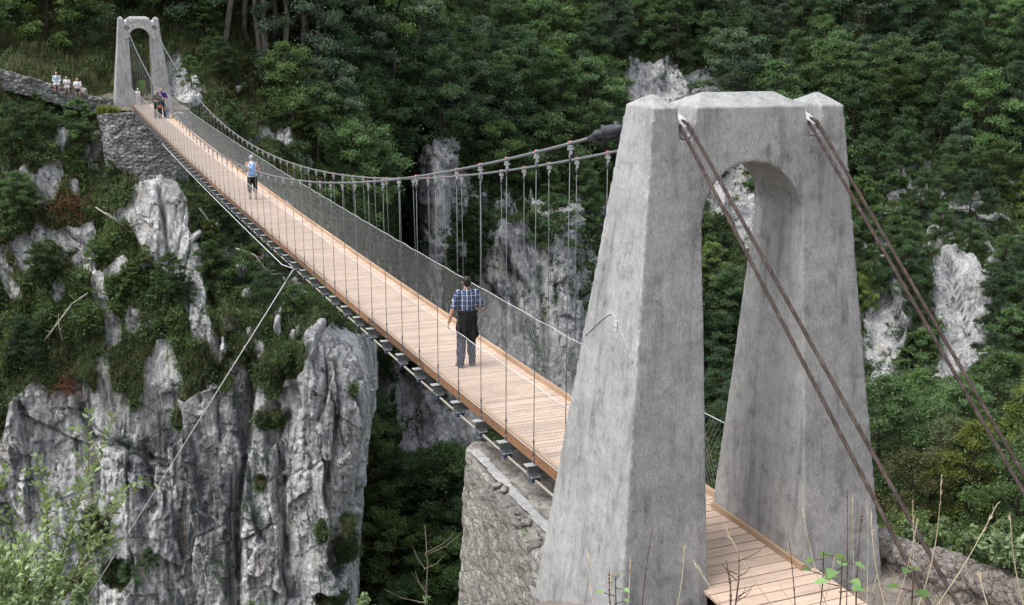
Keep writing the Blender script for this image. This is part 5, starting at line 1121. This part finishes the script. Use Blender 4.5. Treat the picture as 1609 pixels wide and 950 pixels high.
person((.5, yc+.1, zd(yc)), R(150), 1.0, 'toddler in blue trousers half hidden behind the couple near the far end', dict(), dict(hair='hair_brown', top=cloth('grey_top', (.2, .22, .25)), hem=.85, legs=cloth('blue_trousers', (.14, .18, .3)), shoes=cloth('white_shoes', (.6, .6, .6))), .016)
# three people sitting on the parapet by the path
for (u, v, hgt, lab, top, leg, hr, al) in ((92, 137.5, 1.72, 'person in pale grey-blue top sitting on the path parapet, leftmost of three', (.46, .5, .58), (.62, .62, .62), 'hair_brown', 0), (107, 141, 1.5, 'young person in white T-shirt sitting hunched in the middle of the parapet trio', (.72, .68, .72), (.5, .5, .5), 'hair_brown', 1), (123, 144.2, 1.64, 'person in white T-shirt and dark shorts sitting on the parapet, rightmost of three', (.74, .7, .76), (.03, .03, .035), 'hair_brown', 2)):
    j = np.argmin(np.abs(px(ptf)[:, 0]-u)); B = ptf[j]; s = hgt/1.75
    person((B[0], B[1]-.02, B[2]+.05-.83*s), R(176), hgt, lab, dict(hip=(0, 0, .93), lean=.18, kneeL=(-.12, .40, .92), kneeR=(.12, .40, .9), footL=(-.12, .36, .50), footR=(.13, .34, .49), elL=(-.24, .16, 1.16), wrL=(-.1, .36, 1.06 if al != 1 else 1.25), elR=(.24, .16, 1.16), wrR=(.1, .36, 1.06 if al != 1 else 1.22)),
        dict(hair=hr, top=cloth('seat_top_%d' % al, top), sleeve=.7 if al else 1.8, hem=.9, legs=cloth('seat_leg_%d' % al, leg), leg=.45, shoes=SH_BR), .014, 'people sitting on the parapet')
# ------------------------------------------------------------------ foreground plants
g6 = random.Random(77)
def stalk(uv0, uv1, r, w_, mat, label, name='grass_stalk', bend=.0, head=True, cat='dry grass', group='dry grass stalks in the foreground', n=9):
    """one stem: foot at uv0 and tip at uv1, both at range r; the foot is carried on down to the soil"""
    a, b = at(*uv0, r), at(*uv1, r+.05); L_ = np.linalg.norm(b-a); sd = RT*bend*L_; ts = np.linspace(0, 1, n)
    pts = [a+(b-a)*q+sd*4*q*(1-q)*.5+RT*(bend*L_*.35*max(0, q-.75)) for q in ts]
    gz = bank_z(a[0], a[1])
    if gz < a[2]-.02: pts = [np.array([a[0], a[1], max(gz-.05, a[2]-2.2)])]+pts
    m = MB(); m.tube(pts, [w_*(1-.55*i/(len(pts)-1)) for i in range(len(pts))], 5)
    if head:
        for _ in range(14):
            q = g6.uniform(.74, 1.); p = a+(b-a)*q+sd*4*q*(1-q)*.5+RT*(bend*L_*.35*max(0, q-.75)); d = (b-a)/L_+np.array([g6.gauss(0, .22) for _ in range(3)]); d /= np.linalg.norm(d); m.tube([p, p+d*.012, p+d*.026], [w_*.25, w_*.6, w_*.15], 4, cap=False)
    else:
        for _ in range(5):
            q = g6.uniform(.2, .95); p = a+(b-a)*q+sd*4*q*(1-q)*.5; m.ball(p, w_*1.6, 6, 4)
    return tag(m.build(name, MT[mat], None, True), label, cat, group)
LS = 'thin pale dry grass stalk with a small seed head in the right foreground'
for (u0, v0, u1, v1, r, bd, big) in ((1440, 960, 1477, 750, 5.6, .10, 'tall bending dry grass stalk left of the longest slanting one, before the trees'), (1462, 965, 1565, 793, 5.0, .06, 'longest slanting dry grass stalk right of the backstay cables'), (1608, 950, 1588, 812, 5.2, -.06, 'dry grass stalk at the right edge of the photo'), (1392, 955, 1370, 805, 5.6, -.08, 'dry grass stalk at the right corner of the near tower'),
    (1433, 960, 1434, 785, 6, .02, None), (1300, 955, 1262, 800, 6.2, -.05, 'branched dry grass head in front of the right leg of the near tower'), (1345, 960, 1340, 782, 6.2, -.02, None), (1362, 950, 1362, 795, 6.0, .02, None), (1255, 960, 1200, 862, 5.6, -.12, None), (1220, 960, 1140, 825, 5.2, -.08, None), (1140, 960, 1092, 885, 4.4, .0, None),
    (985, 960, 990, 880, 5.0, .04, None), (935, 960, 925, 870, 5.0, -.06, None), (1062, 960, 1075, 860, 5, .06, None), (1405, 960, 1440, 820, 5.6, .05, None), (1555, 960, 1540, 905, 4.4, -.05, None), (1290, 960, 1310, 880, 5.2, .05, None), (955, 960, 960, 905, 4.8, .03, None)):
    stalk((u0, v0), (u1, v1), r, .0034 if big else .0024, 'straw', big or LS, bend=bd)
LT = 'thin brown leafless twig standing in the foreground below the near tower'
for (u0, v0, u1, v1, r, bd, big) in ((1345, 960, 1356, 797, 5.6, -.03, 'knotty brown twig in front of the right leg of the near tower, tallest there'), (1330, 955, 1331, 768, 6.0, .01, None), (1250, 960, 1238, 835, 5.4, .02, None), (1147, 960, 1140, 880, 4.6, .1, 'forked dark twig in front of the deck boards'), (960, 960, 958, 890, 4.6, -.05, None), (1008, 960, 1025, 830, 5.4, -.02, None), ):
    stalk((u0, v0), (u1, v1), r, .0045 if big else .0034, 'twig', big or LT, 'twig', bd, False, 'twig', 'brown twigs in the foreground')
MT['twig_pale'] = plain('weathered_twig', (.2, .165, .14), .85, var=.4, scale=14, spec=.15)
def twig_tree(uv, r, sc_, label, seed, mat='twig', lean=(0, 0), n=7):
    g = random.Random(seed); a = at(*uv, r); m = MB(); up = np.array([lean[0], 0, 1.]); top = a+up*sc_; gz = max(bank_z(a[0], a[1])-.05, a[2]-3)
    pts = [np.array([a[0], a[1], gz]), a, a+up*sc_*.5+RT*.03*sc_, top]; m.tube(pts, [.005, .004, .003, .0015], 6)
    for i in range(n):
        q = g.uniform(.05, .85); p = a+up*sc_*q; d = RT*g.choice((-1, 1))*g.uniform(.4, 1)+np.array([0, 0, g.uniform(.2, .9)])+FW*g.uniform(-.3, .3); d /= np.linalg.norm(d); l2 = sc_*g.uniform(.2, .5)
        m.tube([p, p+d*l2*.6, p+d*l2+np.array([0, 0, .06*sc_])], [.0026, .0018, .001], 5, cap=False)
    tag(m.build('twig', MT[mat], None, True), label, 'twig')
twig_tree((668, 955), 6.5, .55, 'pale bare twig with slanting side shoots left of the near stone wall', 31, 'twig_pale'); 
twig_tree((1155, 955), 4.6, .27, 'dark forked bare twig in front of the deck boards at the bottom edge', 34, 'twig')
def leafy(uv, r, hgt, spread, mat, label, seed, nb=9, leaf=.05, per=26, cat='bush', name='bush', asp=.55, up=.4):
    g = np.random.default_rng(seed); a = at(*uv, r); gz = max(bank_z(a[0], a[1])-.1, a[2]-4.); st = MB(); C_ = []; r_ = empty(name, (a[0], a[1], gz)); b = np.array([0, 0, 0.]); z0 = a[2]-gz
    for i in range(nb):
        an = g.uniform(0, 6.28); tip = np.array([math.cos(an)*spread*g.uniform(.15, 1), math.sin(an)*spread*g.uniform(.15, 1), z0+hgt*g.uniform(.45, 1)]); mid = np.array([tip[0]*.35, tip[1]*.35, z0+hgt*.25]); st.tube([b, mid, tip], [.014, .009, .003], 5)
        for q in np.linspace(.1, 1, 9):
            p = mid+(tip-mid)*q; C_.append(p)
            d = g.normal(0, 1, 3); d[2] = abs(d[2])*.4; d /= np.linalg.norm(d); l2 = hgt*.16*(1.2-q*.6); st.tube([p, p+d*l2], [.004, .0015], 4, cap=False); C_ += [p+d*l2*.5, p+d*l2]
    V, F, T = leaves(np.array(C_), hgt*.075, per, leaf, up, .8, seed, .6, asp); st.build('stems', MT['twig'], r_); link('leaves', np_mesh('leaves', V, F, {'tint': T}), MT[mat], r_); tag(r_, label, cat)
def spray(uv, r, hgt, spread, mat, label, seed, ns=12, leaf=.05, cat='bush', name='bush'):
    "long arching shoots with leaves set alternately along them"
    g = np.random.default_rng(seed); a = at(*uv, r); gz = max(bank_z(a[0], a[1])-.1, a[2]-4.); z0 = a[2]-gz; r_ = empty(name, (a[0], a[1], gz)); st = MB(); V = []; T = []
    st.tube([(0, 0, 0), (.02, 0, z0*.6), (0, 0, z0)], [.02, .016, .012], 6)
    def shoot(b, d, L_, lv):
        p = [b]; k = max(4, int(L_/.03)); dd = d.copy()
        for i in range(k):
            dd = dd+g.normal(0, .05, 3)+np.array([0, 0, .015 if lv else -.01]); dd /= np.linalg.norm(dd); p.append(p[-1]+dd*L_/k)
            if i > k*.15 and lv < 2 and g.random() < (.13 if lv == 0 else .06):
                e = dd+g.normal(0, .7, 3); e /= np.linalg.norm(e); shoot(p[-1], e, L_*g.uniform(.25, .5), lv+1)
            if i > k*.12:
                for _ in range(2):
                    s = g.normal(0, 1, 3); s -= dd*(s@dd); s /= np.linalg.norm(s); ax = s*.8+dd*.75+np.array([0, 0, .15]); ax /= np.linalg.norm(ax); nn = np.array([0, 0, 1.])+g.normal(0, .35, 3); nn -= ax*(nn@ax); nn /= np.linalg.norm(nn); w_ = np.cross(ax, nn); q = leaf*g.uniform(.6, 1.25); c = p[-1]
                    V.append([c+ax*.1*q, c+ax*.5*q+w_*.27*q-nn*.0*q, c+ax*1.1*q-nn*.12*q, c+ax*.5*q-w_*.27*q]); T.append(np.clip(g.normal(.55, .22), 0, 1))
        st.tube(p, [.006*(1-.8*i/k)*(1 if lv == 0 else .5)+.001 for i in range(k+1)], 5, cap=False)
    for i in range(ns):
        an = g.uniform(0, 6.28); d = np.array([math.cos(an)*spread, math.sin(an)*spread, 1.]); d /= np.linalg.norm(d); shoot(np.array([0, 0, z0*g.uniform(.8, 1)]), d, hgt*g.uniform(.45, 1.05), 0)
    V = np.array(V).reshape(-1, 3); st.build('stems', MT['twig'], r_); link('leaves', np_mesh('leaves', V, np.arange(len(V)).reshape(-1, 4), {'tint': np.repeat(T, 4)}), MT[mat], r_); tag(r_, label, cat)
spray((52, 985), 8.5, 1.28, .2, 'leaf_near', 'pale green sallow bush with long upright leafy shoots at the lower left corner', 61, 17, .062)
spray((-10, 985), 8.2, .95, .3, 'leaf_near', 'pale leafy shoots at the very edge of the lower left corner', 62, 16, .06)
leafy((95, 1015), 7.8, .42, .5, 'leaf_near', 'low yellowish green foliage along the bottom edge below the corner bush', 63, 12, .045, 9)
leafy((15, 1000), 7.6, .5, .35, 'leaf_near', 'dense low greenery in the very bottom left corner', 60, 10, .045, 9)
leafy((410, 985), 7.5, .22, .12, 'leaf_fresh', 'tiny fresh green sprout at the bottom edge before the rock buttress', 64, 4, .04, 6); leafy((570, 1000), 7.5, .3, .2, 'leaf_near', 'feathery green sprig at the bottom edge below the gorge trees', 65, 5, .03, 14)
leafy((1490, 880), 15.5, .55, .5, 'leaf_near', 'pale green bramble behind the stone parapet, left one', 66, 9, .085, 6); leafy((1590, 905), 14.5, .75, .55, 'leaf_near', 'pale green bramble behind the stone parapet at the right edge', 67, 10, .085, 6); leafy((1440, 855), 15.8, .3, .25, 'leaf_near', 'small bramble tip above the parapet beside the cables', 68, 5, .07, 6)
def broad(uv, r, label, seed, n=5, size=.075):
    "a few big rounded leaves with a folded midrib on a stem"
    g = random.Random(seed); a = at(*uv, r); gz = bank_z(a[0], a[1])-.05; r_ = empty('leafy_plant', (a[0], a[1], gz)); z0 = a[2]-gz; st = MB(); lv = MB()
    st.tube([(0, 0, 0), (.01, 0, z0), (.0, .0, z0+.16)], [.004, .003, .002], 6)
    for i in range(n):
        an = i*2.4+g.uniform(-.4, .4); z = z0+.16*(i+.5)/n; d = np.array([math.cos(an), math.sin(an), g.uniform(-.1, .35)]); d /= np.linalg.norm(d); b0 = np.array([0, 0, z]); b1 = b0+d*.05; st.tube([b0, b1], [.003, .002], 5); s = np.cross(d, [0, 0, 1]); s /= np.linalg.norm(s); u_ = np.cross(s, d); sz = size*g.uniform(.75, 1.2)
        V = []; ns = 8
        for k in range(ns+1):
            q = k/ns; wd = sz*.52*math.sin(math.pi*q**.75)*(1+.10*(k % 2)); c_ = b1+d*sz*1.15*q-u_*.35*sz*q*q; V += [c_-s*wd+u_*wd*.35, c_, c_+s*wd+u_*wd*.35]
        lv.add(V, [(k*3+j, k*3+j+1, k*3+4+j, k*3+3+j) for k in range(ns) for j in (0, 1)], g.uniform(.3, .9))
    st.build('stem', MT['twig'], r_); lv.build('leaves', MT['leaf_fresh'], r_, True); tag(r_, label, 'plant', 'broad-leaved plants in the foreground')
broad((1290, 915), 5.2, 'broad-leaved bright green plant in front of the deck boards, left one', 71, 6, .048); broad((1318, 935), 4.4, 'broad-leaved bright green plant at the bottom beside the deck end, middle one', 72, 6, .045); broad((1430, 945), 4.6, 'broad-leaved bright green plant at the bottom beneath the cables', 73, 5, .045); broad((965, 955), 4.8, 'small bright green sprig at the foot of the near tower', 75, 4, .035)
for k, (x, y, z, lab) in enumerate(((-1.46, 2.55, -.68, 'little green fern on top of the near stone wall'), (-2.28, 4.6, -2.6, 'small bright green weed on the side of the near stone wall'))):
    V, F, T = leaves(np.array([(x, y, z)]), .1, 40, .05, .4, .8, 90+k); tag(link('weed', np_mesh('weed', V, F, {'tint': T}), MT['leaf_fresh']), lab, 'weed')
# fine dry grass over the soil by the tower foot
k = 900; gx = rng.uniform(-3., 2.6, k); gy = rng.uniform(-7.5, -1.0, k); ok = ~((np.abs(gx) < 1.1) & (gy > -2.7)); gx, gy = gx[ok], gy[ok]; gz = bank(gx[:, None], gy[:, None])[:, 0]
SG = dict(P=np.stack([gx, gy, gz], 1), N=np.zeros((len(gx), 3))+[0, 0, .01])
grass(SG, 900, np.ones(len(gx), bool), 'dry_ground_grass', 'straw', .22, 501, 5, .002, .5, .05)
# small stones on the soil
m = MB()
for _ in range(160):
    x, y = rng.uniform(.9, 2.5), rng.uniform(-3.2, -.9); r_ = rng.uniform(.008, .03); m.ball((x, y, bank_z(x, y)+r_*.2), (r_*1.3, r_, r_*.7), 6, 4)
o = m.build('soil_pebbles', MT['stone']); o['kind'] = 'stuff'
